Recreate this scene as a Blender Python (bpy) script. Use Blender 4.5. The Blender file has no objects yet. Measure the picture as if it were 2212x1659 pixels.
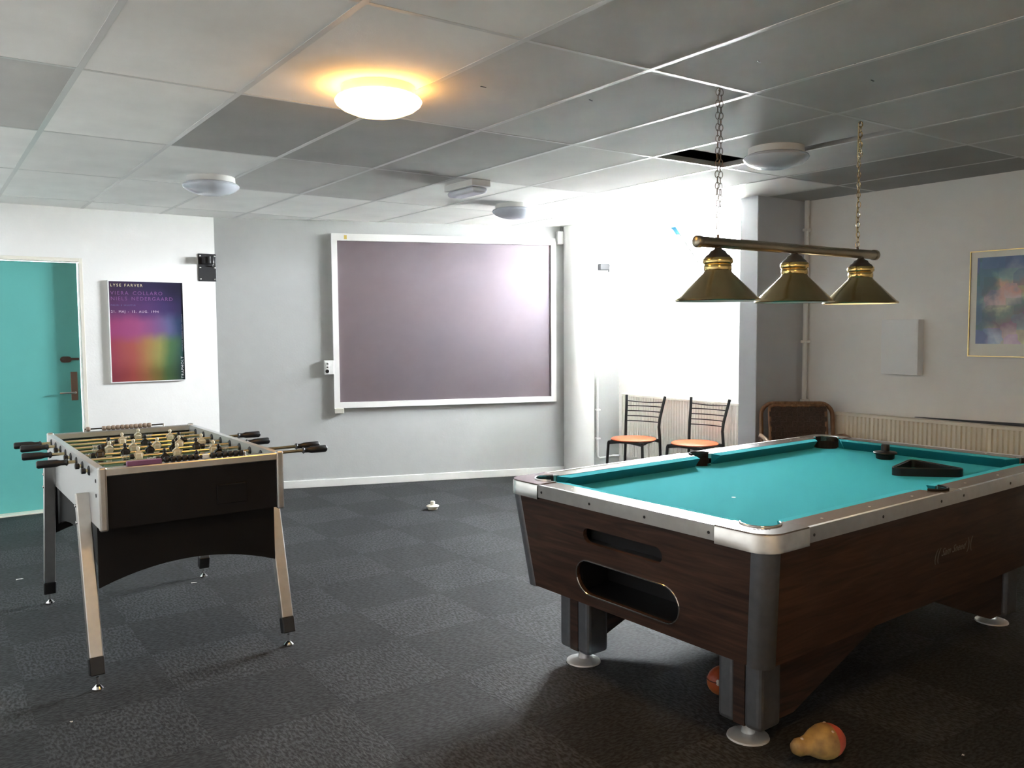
import bpy, bmesh, math, random
from mathutils import Matrix, Vector
random.seed(7)
D = bpy.data
SC = bpy.context.scene
COL = SC.collection
PI = math.pi

# ------------------------------------------------------------------ camera
CAM_Z = 1.455
YAW, PITCH, ROLL, FPX = math.radians(35.2405), math.radians(3.7884), math.radians(-0.3753), 1827.3
def cam_axes():
    fw = Vector((0, math.cos(PITCH), -math.sin(PITCH))); rt = Vector((1, 0, 0)); up = rt.cross(fw)
    r2 = rt * math.cos(ROLL) + up * math.sin(ROLL); u2 = up * math.cos(ROLL) - rt * math.sin(ROLL)
    Rz = Matrix.Rotation(-YAW, 3, 'Z')
    return Rz @ r2, Rz @ u2, Rz @ fw
r_, u_, f_ = cam_axes()
cd = D.cameras.new('camera'); cam = D.objects.new('camera', cd); COL.objects.link(cam)
m = Matrix.Identity(4)
for i, v in enumerate((r_, u_, -f_)):
    for k in range(3): m[k][i] = v[k]
m[0][3], m[1][3], m[2][3] = 0, 0, CAM_Z
cam.matrix_world = m
cd.sensor_fit = 'HORIZONTAL'; cd.sensor_width = 36.0; cd.lens = FPX / 2212 * 36.0
cd.clip_start = 0.05; cd.clip_end = 200
SC.camera = cam

# ------------------------------------------------------------------ daylight and exposure
SKY = 9.0
w = D.worlds.new('sky'); SC.world = w; w.use_nodes = True
bg = w.node_tree.nodes['Background']
bg.inputs[0].default_value = (0.90, 0.96, 1.0, 1); bg.inputs[1].default_value = SKY
SC.view_settings.view_transform = 'Standard'
SC.view_settings.look = 'None'
SC.view_settings.gamma = 1.0
SC.view_settings.use_curve_mapping = False
SC.view_settings.exposure = 5.25
try:
    SC.cycles.diffuse_bounces = 8; SC.cycles.max_bounces = 14; SC.cycles.caustics_reflective = False
except Exception:
    pass
# window opening in the right-hand wall
WX, WY0, WY1, WZ0, WZ1 = 5.83, 4.44, 5.94, 1.90, 2.405
pl = D.lights.new('window_portal', 'AREA'); pl.shape = 'RECTANGLE'; pl.size = WZ1 - WZ0; pl.size_y = WY1 - WY0
po = D.objects.new('window_portal', pl); COL.objects.link(po)
po.location = (WX + 0.24, (WY0 + WY1) / 2, (WZ0 + WZ1) / 2); po.rotation_euler = (0, PI / 2, 0)
pl.cycles.is_portal = True

# ------------------------------------------------------------------ materials
def lin(r, g, b):
    f = lambda c: ((c / 255) / 12.92 if c / 255 <= .04045 else ((c / 255 + .055) / 1.055) ** 2.4)
    return (f(r), f(g), f(b))
MATS = {}
def N(nt, typ, **kw):
    n = nt.nodes.new(typ)
    for k, v in kw.items():
        if k == 'op': n.operation = v
        else: setattr(n, k, v)
    return n
def mat(name, col, rough=.6, metal=0., spec=.5, noise=None, bump=None, coat=0., emit=None, aniso=0., scale_vec=None, trans=0., rand=0.):
    """noise=(scale, amount[, second colour]); bump=(scale, strength)"""
    if name in MATS: return MATS[name]
    M = D.materials.new(name); M.use_nodes = True; nt = M.node_tree
    b = nt.nodes['Principled BSDF']
    b.inputs['Base Color'].default_value = (*col, 1); b.inputs['Roughness'].default_value = rough
    b.inputs['Metallic'].default_value = metal; b.inputs['Specular IOR Level'].default_value = spec
    b.inputs['Coat Weight'].default_value = coat; b.inputs['Anisotropic'].default_value = aniso
    b.inputs['Transmission Weight'].default_value = trans
    if emit:
        b.inputs['Emission Color'].default_value = (*emit[0], 1); b.inputs['Emission Strength'].default_value = emit[1]
    vec = None
    if noise or bump:
        tc = N(nt, 'ShaderNodeTexCoord'); mp = N(nt, 'ShaderNodeMapping')
        if scale_vec: mp.inputs['Scale'].default_value = scale_vec
        nt.links.new(tc.outputs['Object'], mp.inputs['Vector']); vec = mp.outputs['Vector']
    src = None
    if noise:
        nz = N(nt, 'ShaderNodeTexNoise'); nz.inputs['Scale'].default_value = noise[0]; nz.inputs['Detail'].default_value = 5
        nt.links.new(vec, nz.inputs['Vector'])
        mr = N(nt, 'ShaderNodeMapRange'); mr.inputs[1].default_value = .3; mr.inputs[2].default_value = .7
        nt.links.new(nz.outputs['Fac'], mr.inputs[0])
        mx = N(nt, 'ShaderNodeMix', data_type='RGBA')
        c2 = noise[2] if len(noise) > 2 else tuple(max(0, c * (1 - noise[1])) for c in col)
        c1 = col if len(noise) > 2 else tuple(min(1, c * (1 + noise[1])) for c in col)
        mx.inputs[6].default_value = (*c1, 1); mx.inputs[7].default_value = (*c2, 1)
        nt.links.new(mr.outputs[0], mx.inputs[0]); src = mx.outputs[2]
    if rand:
        oi = N(nt, 'ShaderNodeObjectInfo'); hv = N(nt, 'ShaderNodeHueSaturation')
        mr2 = N(nt, 'ShaderNodeMapRange'); mr2.inputs[3].default_value = 1 - rand; mr2.inputs[4].default_value = 1 + rand
        nt.links.new(oi.outputs['Random'], mr2.inputs[0]); nt.links.new(mr2.outputs[0], hv.inputs['Value'])
        if src: nt.links.new(src, hv.inputs['Color'])
        else: hv.inputs['Color'].default_value = (*col, 1)
        src = hv.outputs['Color']
    if src: nt.links.new(src, b.inputs['Base Color'])
    if bump:
        nb = N(nt, 'ShaderNodeTexNoise'); nb.inputs['Scale'].default_value = bump[0]; nb.inputs['Detail'].default_value = 3
        nt.links.new(vec, nb.inputs['Vector'])
        bp = N(nt, 'ShaderNodeBump'); bp.inputs['Strength'].default_value = bump[1]; bp.inputs['Distance'].default_value = .01
        nt.links.new(nb.outputs['Fac'], bp.inputs['Height']); nt.links.new(bp.outputs[0], b.inputs['Normal'])
    MATS[name] = M
    return M

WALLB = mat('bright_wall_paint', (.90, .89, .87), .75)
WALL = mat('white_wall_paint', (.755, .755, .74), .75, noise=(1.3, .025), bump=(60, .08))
WALLR = mat('off_white_wall_paint', (.89, .87, .84), .7, noise=(1.1, .03), bump=(60, .08))
PILLAR = mat('grey_white_pillar_paint', (.62, .635, .67), .6, noise=(1.5, .03), bump=(60, .06))
TRIM = mat('white_trim_paint', (.82, .82, .80), .4)
TRIM2 = mat('aged_white_enamel', (.70, .68, .60), .4, noise=(6, .04))
PLENUM = mat('dark_plenum', (.03, .03, .035), .9)
PANEL = mat('ceiling_panel_white', (.86, .855, .83), .9, noise=(2.5, .06), bump=(220, .12), rand=.05)
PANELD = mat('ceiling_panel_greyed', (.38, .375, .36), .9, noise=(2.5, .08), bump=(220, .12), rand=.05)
PANELM = mat('ceiling_panel_mid_grey', (.56, .55, .53), .9, noise=(2.5, .06), bump=(220, .12), rand=.05)  # mid-grey tone, mostly for the panels on the right side
TBAR = mat('white_grid_metal', (.62, .62, .60), .32, spec=.6)
BLACKP = mat('black_plastic', (.012, .012, .014), .38)
BLACKM = mat('black_painted_steel', (.014, .014, .016), .45)
CHROME = mat('chrome', (.78, .78, .78), .09, 1.0)
STEEL = mat('brushed_steel', (.62, .62, .60), .32, 1.0, noise=(40, .08), scale_vec=(1, 1, .05))
ALU = mat('satin_aluminium', (.66, .65, .63), .36, 1.0, noise=(30, .05))
ALUP = mat('silver_laminate', (.60, .61, .61), .35, .35)
BRASS = mat('antique_brass', (.50, .38, .20), .22, 1.0, noise=(8, .12))
BRASSD = mat('dark_bronze', (.17, .14, .12), .38, .9)
BRASSB = mat('polished_brass', (.83, .62, .26), .14, 1.0)
SHADEIN = mat('shade_inner_white', (.85, .82, .74), .5)
CARPET_L = None

def carpet(name, c1, c2):
    M = D.materials.new(name); M.use_nodes = True; nt = M.node_tree; b = nt.nodes['Principled BSDF']
    b.inputs['Roughness'].default_value = .72; b.inputs['Specular IOR Level'].default_value = .45
    tc = N(nt, 'ShaderNodeTexCoord'); oi = N(nt, 'ShaderNodeObjectInfo')
    add = N(nt, 'ShaderNodeVectorMath', op='MULTIPLY_ADD')
    nt.links.new(oi.outputs['Random'], add.inputs[0]); add.inputs[1].default_value = (13, 17, 0); nt.links.new(tc.outputs['Object'], add.inputs[2])
    mp = N(nt, 'ShaderNodeMapping'); mp.inputs['Scale'].default_value = (1, .45, 1)
    nt.links.new(add.outputs[0], mp.inputs['Vector'])
    n1 = N(nt, 'ShaderNodeTexNoise'); n1.inputs['Scale'].default_value = 95; n1.inputs['Detail'].default_value = 2
    n2 = N(nt, 'ShaderNodeTexNoise'); n2.inputs['Scale'].default_value = 5; n2.inputs['Detail'].default_value = 3
    nt.links.new(mp.outputs[0], n1.inputs['Vector']); nt.links.new(add.outputs[0], n2.inputs['Vector'])
    r1 = N(nt, 'ShaderNodeValToRGB'); e = r1.color_ramp.elements
    e[0].position = .40; e[0].color = (*c1, 1); e[1].position = .62; e[1].color = (*c2, 1)
    nt.links.new(n1.outputs['Fac'], r1.inputs[0])
    hv = N(nt, 'ShaderNodeHueSaturation')
    ma = N(nt, 'ShaderNodeMath', op='MULTIPLY_ADD'); ma.inputs[1].default_value = .5; ma.inputs[2].default_value = .70
    nt.links.new(n2.outputs['Fac'], ma.inputs[0])
    mb = N(nt, 'ShaderNodeMath', op='MULTIPLY_ADD'); mb.inputs[1].default_value = .16; nt.links.new(oi.outputs['Random'], mb.inputs[0]); nt.links.new(ma.outputs[0], mb.inputs[2])
    nt.links.new(mb.outputs[0], hv.inputs['Value']); nt.links.new(r1.outputs[0], hv.inputs['Color'])
    nt.links.new(hv.outputs[0], b.inputs['Base Color'])
    bp = N(nt, 'ShaderNodeBump'); bp.inputs['Strength'].default_value = .7; bp.inputs['Distance'].default_value = .004
    nt.links.new(n1.outputs['Fac'], bp.inputs['Height']); nt.links.new(bp.outputs[0], b.inputs['Normal'])
    MATS[name] = M
    return M
CARPET_L = carpet('carpet_light', (.007, .0076, .0084), (.044, .047, .051))
CARPET_D = carpet('carpet_dark', (.004, .0044, .005), (.026, .028, .0305))

def wood(name, c1, c2, c3, rough, coat=0., axis='X', scale=1.):
    M = D.materials.new(name); M.use_nodes = True; nt = M.node_tree; b = nt.nodes['Principled BSDF']
    b.inputs['Roughness'].default_value = rough; b.inputs['Coat Weight'].default_value = coat; b.inputs['Coat Roughness'].default_value = .12
    tc = N(nt, 'ShaderNodeTexCoord'); mp = N(nt, 'ShaderNodeMapping')
    sv = {'X': (1.2, 14, 14), 'Y': (14, 1.2, 14), 'Z': (14, 14, 1.2)}[axis]
    mp.inputs['Scale'].default_value = tuple(s * scale for s in sv)
    nt.links.new(tc.outputs['Object'], mp.inputs['Vector'])
    nz = N(nt, 'ShaderNodeTexNoise'); nz.inputs['Scale'].default_value = 2.2; nz.inputs['Detail'].default_value = 7; nz.inputs['Distortion'].default_value = 1.4
    nt.links.new(mp.outputs[0], nz.inputs['Vector'])
    rp = N(nt, 'ShaderNodeValToRGB'); e = rp.color_ramp.elements
    e[0].position = .32; e[0].color = (*c1, 1); e[1].position = .70; e[1].color = (*c3, 1)
    x = e.new(.5); x.color = (*c2, 1)
    nt.links.new(nz.outputs['Fac'], rp.inputs[0]); nt.links.new(rp.outputs[0], b.inputs['Base Color'])
    MATS[name] = M
    return M
WALNUT_X = wood('walnut_veneer_along', (.022, .011, .008), (.050, .024, .016), (.085, .042, .027), .5, axis='X')
WALNUT_Y = wood('walnut_veneer_across', (.022, .011, .008), (.050, .024, .016), (.085, .042, .027), .5, axis='Y')
RAIL_X = wood('glossy_rail_laminate_along', (.085, .050, .032), (.125, .074, .047), (.17, .104, .068), .27, .12, 'X', .6)
RAIL_Y = wood('glossy_rail_laminate_across', (.085, .050, .032), (.125, .074, .047), (.17, .104, .068), .27, .12, 'Y', .6)
RATTAN = wood('rattan_cane', (.16, .072, .030), (.24, .115, .050), (.33, .18, .085), .45, .2, 'Z')
CLOTH = mat('turquoise_baize', (.012, .21, .27), .95, spec=.06, noise=(3, .05), bump=(500, .12))
_cb = CLOTH.node_tree.nodes['Principled BSDF']
_cb.inputs['Sheen Weight'].default_value = 1.0; _cb.inputs['Sheen Roughness'].default_value = .35; _cb.inputs['Sheen Tint'].default_value = (.15, .92, 1.0, 1)
SLATE_EDGE = mat('black_rubber', (.01, .01, .011), .7)

# ------------------------------------------------------------------ mesh helpers
class MB:
    def __init__(s, M=None): s.bm = bmesh.new(); s.M = M or Matrix.Identity(4); s.mi = 0; s.sm = False
    def _fin(s, faces, sm):
        for f in faces: f.smooth = sm; f.material_index = s.mi
    def v(s, p): return s.bm.verts.new(s.M @ Vector(p))
    def face(s, pts, sm=False):
        f = s.bm.faces.new([s.v(p) for p in pts]); s._fin([f], sm); return s
    def box(s, x0, x1, y0, y1, z0, z1, bev=0., seg=1, T=None):
        b2 = bmesh.new(); bmesh.ops.create_cube(b2, size=1)
        for v in b2.verts: v.co = Vector((x0 + (v.co.x + .5) * (x1 - x0), y0 + (v.co.y + .5) * (y1 - y0), z0 + (v.co.z + .5) * (z1 - z0)))
        if bev: bmesh.ops.bevel(b2, geom=list(b2.edges), offset=bev, segments=seg, affect='EDGES', profile=.5)
        return s.merge(b2, T, False)
    def merge(s, b2, T=None, sm=False):
        M = s.M @ T if T else s.M
        mp = {v: s.bm.verts.new(M @ v.co) for v in b2.verts}
        for f in b2.faces:
            try: nf = s.bm.faces.new([mp[v] for v in f.verts])
            except ValueError: continue
            nf.smooth = sm; nf.material_index = s.mi
        b2.free(); return s
    def prism(s, poly, lo, hi, axis='z', sm=False, T=None):
        """poly: 2-D points; axis z -> (x,y), axis y -> (x,z), axis x -> (y,z)"""
        f = {'z': lambda a, b, h: (a, b, h), 'y': lambda a, b, h: (a, h, b), 'x': lambda a, b, h: (h, a, b)}[axis]
        b2 = bmesh.new()
        lo_ = lo if callable(lo) else (lambda a, b: lo); hi_ = hi if callable(hi) else (lambda a, b: hi)
        A = [b2.verts.new(f(a, b, lo_(a, b))) for a, b in poly]; B = [b2.verts.new(f(a, b, hi_(a, b))) for a, b in poly]
        n = len(poly); b2.faces.new(A[::-1]); b2.faces.new(B)
        for i in range(n): b2.faces.new((A[i], A[(i + 1) % n], B[(i + 1) % n], B[i]))
        bmesh.ops.recalc_face_normals(b2, faces=list(b2.faces))
        return s.merge(b2, T, sm)
    def lathe(s, prof, seg=24, c=(0, 0, 0), T=None, sm=True, cap=True):
        b2 = bmesh.new(); rings = []
        for r, z in prof:
            if r < 1e-6: rings.append([b2.verts.new((c[0], c[1], c[2] + z))])
            else: rings.append([b2.verts.new((c[0] + r * math.cos(2 * PI * k / seg), c[1] + r * math.sin(2 * PI * k / seg), c[2] + z)) for k in range(seg)])
        for a, b in zip(rings, rings[1:]):
            for k in range(seg):
                k2 = (k + 1) % seg
                if len(a) == 1 and len(b) == 1: continue
                if len(a) == 1: b2.faces.new((a[0], b[k], b[k2]))
                elif len(b) == 1: b2.faces.new((a[k], b[0], a[k2]))
                else: b2.faces.new((a[k], a[k2], b[k2], b[k]))
        if cap:
            if len(rings[0]) > 1: b2.faces.new(rings[0])
            if len(rings[-1]) > 1: b2.faces.new(rings[-1])
        bmesh.ops.recalc_face_normals(b2, faces=list(b2.faces))
        return s.merge(b2, T, sm)
    def tube(s, pts, r, seg=8, closed=False, sm=True, T=None, cap=True):
        b2 = bmesh.new(); P = [Vector(p) for p in pts]; n = len(P); rings = []
        rr = r if isinstance(r, (list, tuple)) else [r] * n
        prev = None
        for i in range(n):
            if closed: t = (P[(i + 1) % n] - P[i - 1])
            else: t = P[min(i + 1, n - 1)] - P[max(i - 1, 0)]
            t.normalize()
            if prev is None:
                up = Vector((0, 0, 1)) if abs(t.z) < .9 else Vector((1, 0, 0))
                a = t.cross(up).normalized()
            else:
                a = (prev - t * prev.dot(t)).normalized()
            prev = a; b = t.cross(a)
            rings.append([b2.verts.new(P[i] + (a * math.cos(2 * PI * k / seg) + b * math.sin(2 * PI * k / seg)) * rr[i]) for k in range(seg)])
        for i in range(n if closed else n - 1):
            A, B = rings[i], rings[(i + 1) % n]
            for k in range(seg): b2.faces.new((A[k], A[(k + 1) % seg], B[(k + 1) % seg], B[k]))
        if not closed and cap: b2.faces.new(rings[0]); b2.faces.new(rings[-1])
        bmesh.ops.recalc_face_normals(b2, faces=list(b2.faces))
        return s.merge(b2, T, sm)
    def cyl(s, p0, p1, r, seg=12, T=None): return s.tube([p0, p1], r, seg, T=T)
    def ball(s, c, r, sx=1, sy=1, sz=1, u=16, v=10, T=None):
        b2 = bmesh.new(); bmesh.ops.create_uvsphere(b2, u_segments=u, v_segments=v, radius=1)
        for q in b2.verts: q.co = Vector((c[0] + q.co.x * r * sx, c[1] + q.co.y * r * sy, c[2] + q.co.z * r * sz))
        return s.merge(b2, T, True)
    def mesh(s, name, mats):
        s.bm.normal_update()
        for e in s.bm.edges:                  # crisp edges where two smooth faces meet at a steep angle
            if len(e.link_faces) == 2 and e.calc_face_angle(0) > .92: e.smooth = False
        me = D.meshes.new(name); s.bm.to_mesh(me); s.bm.free()
        for mm in (mats if isinstance(mats, (list, tuple)) else [mats]): me.materials.append(mm)
        return me
    def build(s, name, mats, parent=None, **kw): return link(name, s.mesh(name, mats), parent, **kw)

def link(name, data, parent=None, loc=None, rz=0., rot=None, **props):
    o = D.objects.new(name, data); COL.objects.link(o)
    if parent: o.parent = parent
    if loc: o.location = loc
    if rz: o.rotation_euler = (0, 0, rz)
    if rot: o.rotation_euler = rot
    for k, v in props.items(): o[k] = v
    return o
def thing(name, label, cat, loc=(0, 0, 0), rz=0., group=None):
    o = D.objects.new(name, None); COL.objects.link(o); o.location = loc; o.rotation_euler = (0, 0, rz); o.empty_display_size = .1
    o['label'] = label; o['category'] = cat
    if group: o['group'] = group
    return o
def tag(o, label, cat, group=None):
    o['label'] = label; o['category'] = cat
    if group: o['group'] = group
    return o
def copy_tree(o, parent=None):
    c = o.copy(); COL.objects.link(c); c.parent = parent
    for ch in list(o.children): copy_tree(ch, c)
    return c
def struct(o): o['kind'] = 'structure'; return o
def arc(cx, cy, r, a0, a1, n): return [(cx + r * math.cos(a0 + (a1 - a0) * k / n), cy + r * math.sin(a0 + (a1 - a0) * k / n)) for k in range(n + 1)]
def stadium(cx, cy, w, h, n=10):
    r = h / 2; return arc(cx + w / 2 - r, cy, r, -PI / 2, PI / 2, n) + arc(cx - w / 2 + r, cy, r, PI / 2, 3 * PI / 2, n)
def curve_mesh(name, loops, ext):
    """flat filled outline with holes, extruded by +-ext along local z"""
    cu = D.curves.new(name, 'CURVE'); cu.dimensions = '2D'; cu.fill_mode = 'BOTH'; cu.extrude = ext
    for lp in loops:
        sp = cu.splines.new('POLY'); sp.points.add(len(lp) - 1); sp.use_cyclic_u = True
        for p, q in zip(sp.points, lp): p.co = (q[0], q[1], 0, 1)
    o = D.objects.new('tmp', cu); COL.objects.link(o)
    me = D.meshes.new_from_object(o.evaluated_get(bpy.context.evaluated_depsgraph_get())); me.name = name
    D.objects.remove(o); D.curves.remove(cu)
    return me
def text_mesh(s, size, ext=.0006, shear=0., align='LEFT', space=1.):
    cu = D.curves.new('lettering', 'FONT'); cu.body = s; cu.size = size; cu.extrude = ext; cu.shear = shear; cu.align_x = align; cu.space_character = space; cu.resolution_u = 3
    o = D.objects.new('tmp', cu); COL.objects.link(o)
    me = D.meshes.new_from_object(o.evaluated_get(bpy.context.evaluated_depsgraph_get())); me.name = 'lettering'
    D.objects.remove(o); D.curves.remove(cu)
    return me
def with_mat(me, *ms):
    me.materials.clear()
    for q in ms: me.materials.append(q)
    return me

# ------------------------------------------------------------------ room shell
XL, XR, YF, YB, CH = -.5, 5.83, -.55, 7.64, 2.44
KX, KY = 2.2, 7.64                      # corner where the poster wall meets the slanted wall
SX, SY = 5.83, 6.37                     # slanted wall meets the window wall
ROOM = [(XL, YF), (XR, YF), (SX, SY), (KX, KY), (XL, YB)]
def clip(poly, region=ROOM, d=0.):
    out = poly
    n = len(region)
    for i in range(n):
        (ax, ay), (bx, by) = region[i], region[(i + 1) % n]
        ex, ey = bx - ax, by - ay; L = math.hypot(ex, ey)
        side = lambda p: ((p[1] - ay) * ex - (p[0] - ax) * ey) / L - d
        src, out = out, []
        for k in range(len(src)):
            p, q = src[k - 1], src[k]; sp, sq = side(p), side(q)
            if (sp >= 0) != (sq >= 0):
                t = sp / (sp - sq); out.append((p[0] + t * (q[0] - p[0]), p[1] + t * (q[1] - p[1])))
            if sq >= 0: out.append(q)
        if len(out) < 3: return []
    return out
def area(p): return abs(sum(p[i - 1][0] * p[i][1] - p[i][0] * p[i - 1][1] for i in range(len(p)))) / 2

# floor with carpet tiles
floor = struct(MB().box(XL - .2, XR + .3, YF - .2, YB + .3, -.12, -.008).build('floor', CARPET_D))
def tile_poly_mesh(name, poly, mats, z0, z1, ch):
    b = MB(); cx = sum(p[0] for p in poly) / len(poly); cy = sum(p[1] for p in poly) / len(poly)
    def inset(p, t):
        L = math.hypot(p[0] - cx, p[1] - cy) or 1; return (cx + (p[0] - cx) * (1 - t / L), cy + (p[1] - cy) * (1 - t / L))
    lo = [(*p, z0) for p in poly]; mid = [(*p, z1 - ch) for p in poly]; top = [(*inset(p, ch * 1.4), z1) for p in poly]
    n = len(poly)
    L, Mi, T = ([b.bm.verts.new(q) for q in r] for r in (lo, mid, top))
    b.bm.faces.new(T); b.bm.faces.new(L[::-1])
    for i in range(n):
        k = (i + 1) % n
        b.bm.faces.new((L[i], L[k], Mi[k], Mi[i])); b.bm.faces.new((Mi[i], Mi[k], T[k], T[i]))
    bmesh.ops.recalc_face_normals(b.bm, faces=list(b.bm.faces))
    return b.mesh(name, mats)
CT = .5
h = CT / 2 - .00005
sq = [(-h, -h), (h, -h), (h, h), (-h, h)]
full = {k: tile_poly_mesh('carpet_tile', sq, (CARPET_L, CARPET_D)[k], -.008, 0, .0004) for k in (0, 1)}
for i in range(-5, 12):
    for j in range(-1, 15):
        cx, cy = .31 + CT * i + .25, .48 + CT * j + .25
        par = (i + j + 1) % 2
        cell = [(cx + a, cy + b) for a, b in sq]
        p = clip(cell, d=.002)
        if not p or area(p) < .01: continue
        if area(p) > .9999 * area(cell):
            link('carpet_tile', full[par], floor, (cx, cy, 0), rz=(PI / 2 if par else 0))
        else:
            loc = [(a - cx, b - cy) for a, b in p]
            link('carpet_tile', tile_poly_mesh('carpet_tile', loc, (CARPET_L, CARPET_D)[par], -.008, 0, .0004), floor, (cx, cy, 0))

# ceiling: dark void above, panels in a metal grid
ceiling = struct(MB().box(XL - .2, XR + .3, YF - .2, YB + .3, 2.70, 2.80).build('ceiling', PLENUM))
GX0, GY0, GPX, GPY = -.044, 2.3985, .6, 1.2
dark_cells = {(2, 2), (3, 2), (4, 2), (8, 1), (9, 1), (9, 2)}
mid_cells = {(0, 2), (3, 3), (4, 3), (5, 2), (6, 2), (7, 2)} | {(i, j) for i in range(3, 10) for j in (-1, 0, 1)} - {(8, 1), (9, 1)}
pe = .013
def panel_cell(i, j): return GX0 + GPX * i, GX0 + GPX * (i + 1), GY0 + GPY * (j - 1), GY0 + GPY * j
hx, hy = GPX / 2 - .003, GPY / 2 - .003
psq = [(-hx, -hy), (hx, -hy), (hx, hy), (-hx, hy)]
pm = {k: MB().prism(psq, CH + .0006, CH + .0166).mesh('ceiling_panel', (PANEL, PANELD, PANELM)[k]) for k in (0, 1, 2)}
for i in range(-3, 10):
    for j in range(-3, 6):
        x0, x1, y0, y1 = panel_cell(i, j + 1)
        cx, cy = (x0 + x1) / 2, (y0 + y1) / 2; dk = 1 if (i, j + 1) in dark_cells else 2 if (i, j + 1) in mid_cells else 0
        cell = [(cx + a, cy + b) for a, b in psq]
        if (i, j + 1) == (6, 1):        # slipped panel: open gap towards the window
            cell = [(x0 + .003, y0 + .003), (x1 - .10, y0 + .003), (x1 - .10, y1 - .27), (x0 + .003, y1 - .27)]
        p = clip(cell, d=.002)
        if not p or area(p) < .004: continue
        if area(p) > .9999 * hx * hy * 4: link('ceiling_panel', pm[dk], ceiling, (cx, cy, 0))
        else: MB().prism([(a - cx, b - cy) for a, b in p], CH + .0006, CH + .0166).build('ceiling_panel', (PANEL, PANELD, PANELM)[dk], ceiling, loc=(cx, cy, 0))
def strip(x0, x1, y0, y1, name, z, web):
    p = clip([(x0, y0), (x1, y0), (x1, y1), (x0, y1)], d=.001)
    if not p: return
    b = MB().prism(p, z, z + .0016)
    wx = (x0 + x1) / 2; wy = (y0 + y1) / 2
    q = clip([(wx - .001, y0), (wx + .001, y0), (wx + .001, y1), (wx - .001, y1)] if web == 'y' else [(x0, wy - .001), (x1, wy - .001), (x1, wy + .001), (x0, wy + .001)], d=.004)
    if q: b.prism(q, z + .0015, z + .032)
    b.build(name, TBAR, ceiling)
for i in range(-2, 10): strip(GX0 + GPX * i - .012, GX0 + GPX * i + .012, YF, YB, 'grid_runner', CH - .0016, 'y')
for j in range(-3, 6): strip(XL, XR, GY0 + GPY * (j - 1) - .009, GY0 + GPY * (j - 1) + .009, 'grid_cross_tee', CH - .0012, 'x')
# little dark scuffs on the panels
for (x, y, a) in [(2.62, 2.1, .3), (2.95, 1.92, .9), (3.2, 2.0, .2), (2.45, 2.86, .4), (1.95, 2.95, .1)]:
    MB().box(-.014, .014, -.003, .003, -.0008, .0008).build('scuff_mark', BLACKM, ceiling, loc=(x, y, CH), rz=a)

# walls
DX0, DX1, DZ = .16, 1.145, 2.04
wl = MB(); wl.box(XL - .2, DX0, YB, YB + .25, 0, 2.72); wl.box(DX1, KX + .08, YB, YB + .25, 0, 2.72); wl.box(DX0, DX1, YB, YB + .25, DZ, 2.72)
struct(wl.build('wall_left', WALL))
dxs, dys = SX - KX, SY - KY; LS = math.hypot(dxs, dys); sa = math.atan2(dys, dxs)
S_T = Vector((dxs / LS, dys / LS, 0)); S_N = Vector((S_T.y, -S_T.x, 0))    # along the slanted wall, and out of it into the room
def slant(s, out, z): return Vector((KX, KY, 0)) + S_T * s + S_N * out + Vector((0, 0, z))
struct(MB().prism([(KX, KY), (SX + .3 * S_T.x, SY + .3 * S_T.y), (SX + .3 * S_T.x - .2 * S_N.x, SY + .3 * S_T.y - .2 * S_N.y), (KX - .2 * S_N.x, KY - .2 * S_N.y)], 0, 2.72).build('wall_back', mat('shade_toned_wall_paint', (.48, .49, .485), .75, noise=(1.3, .025), bump=(60, .08))))  # white wall; its shade under grazing window light is put into the base colour
WT = .27
wr = MB(); wr.box(XR, XR + WT, YF - .2, WY0, 0, 2.72); wr.box(XR, XR + WT, WY1, YB + .1, 0, 2.72); wr.box(XR, XR + WT, WY0, WY1, 0, WZ0); wr.box(XR, XR + WT, WY0, WY1, WZ1, 2.72)
struct(wr.build('wall_right', WALLR))
struct(MB().box(XL - .2, XR + .2, YF - .2, YF, 0, 2.72).build('wall_front', WALLB))
struct(MB().box(XL - .2, XL, YF, YB, 0, 2.72).build('wall_far_side', WALLB))
struct(MB().box(5.255, XR + .08, 4.20, 4.37, 0, 2.72, bev=.004).build('wall_pier', PILLAR))
co = MB(); co.lathe([(.15, 0), (.15, 2.72)], 40, (5.372, 6.452, 0))
col_o = struct(co.build('wall_column', TRIM))
MB().lathe([(.154, .0), (.154, .05), (.15, .052)], 40, (5.372, 6.452, 0), cap=False).build('plinth_ring', BLACKP, col_o)
# baseboards
bb = MB(Matrix.Translation((KX, KY, 0)) @ Matrix.Rotation(sa, 4, 'Z')); bb.box(.0, LS - .53, -.014, 0, 0, .07, bev=.003)
struct(bb.build('baseboard_back', TRIM))
bb2 = MB(Matrix.Translation((KX, KY, 0)) @ Matrix.Rotation(sa, 4, 'Z')); bb2.box(LS - .34, LS - .0, -.014, 0, 0, .06, bev=.003)
struct(bb2.build('baseboard_corner', TRIM))
struct(MB().box(DX1 + .05, KX, YB - .014, YB, 0, .07, bev=.003).build('baseboard_left', TRIM))

# outside ground and light well
struct(MB().box(XR + WT, 30, -20, 30, 1.70, 1.80).build('ground_outside', mat('pale_paving', (.45, .45, .43), .9, noise=(2, .1))))

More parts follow.
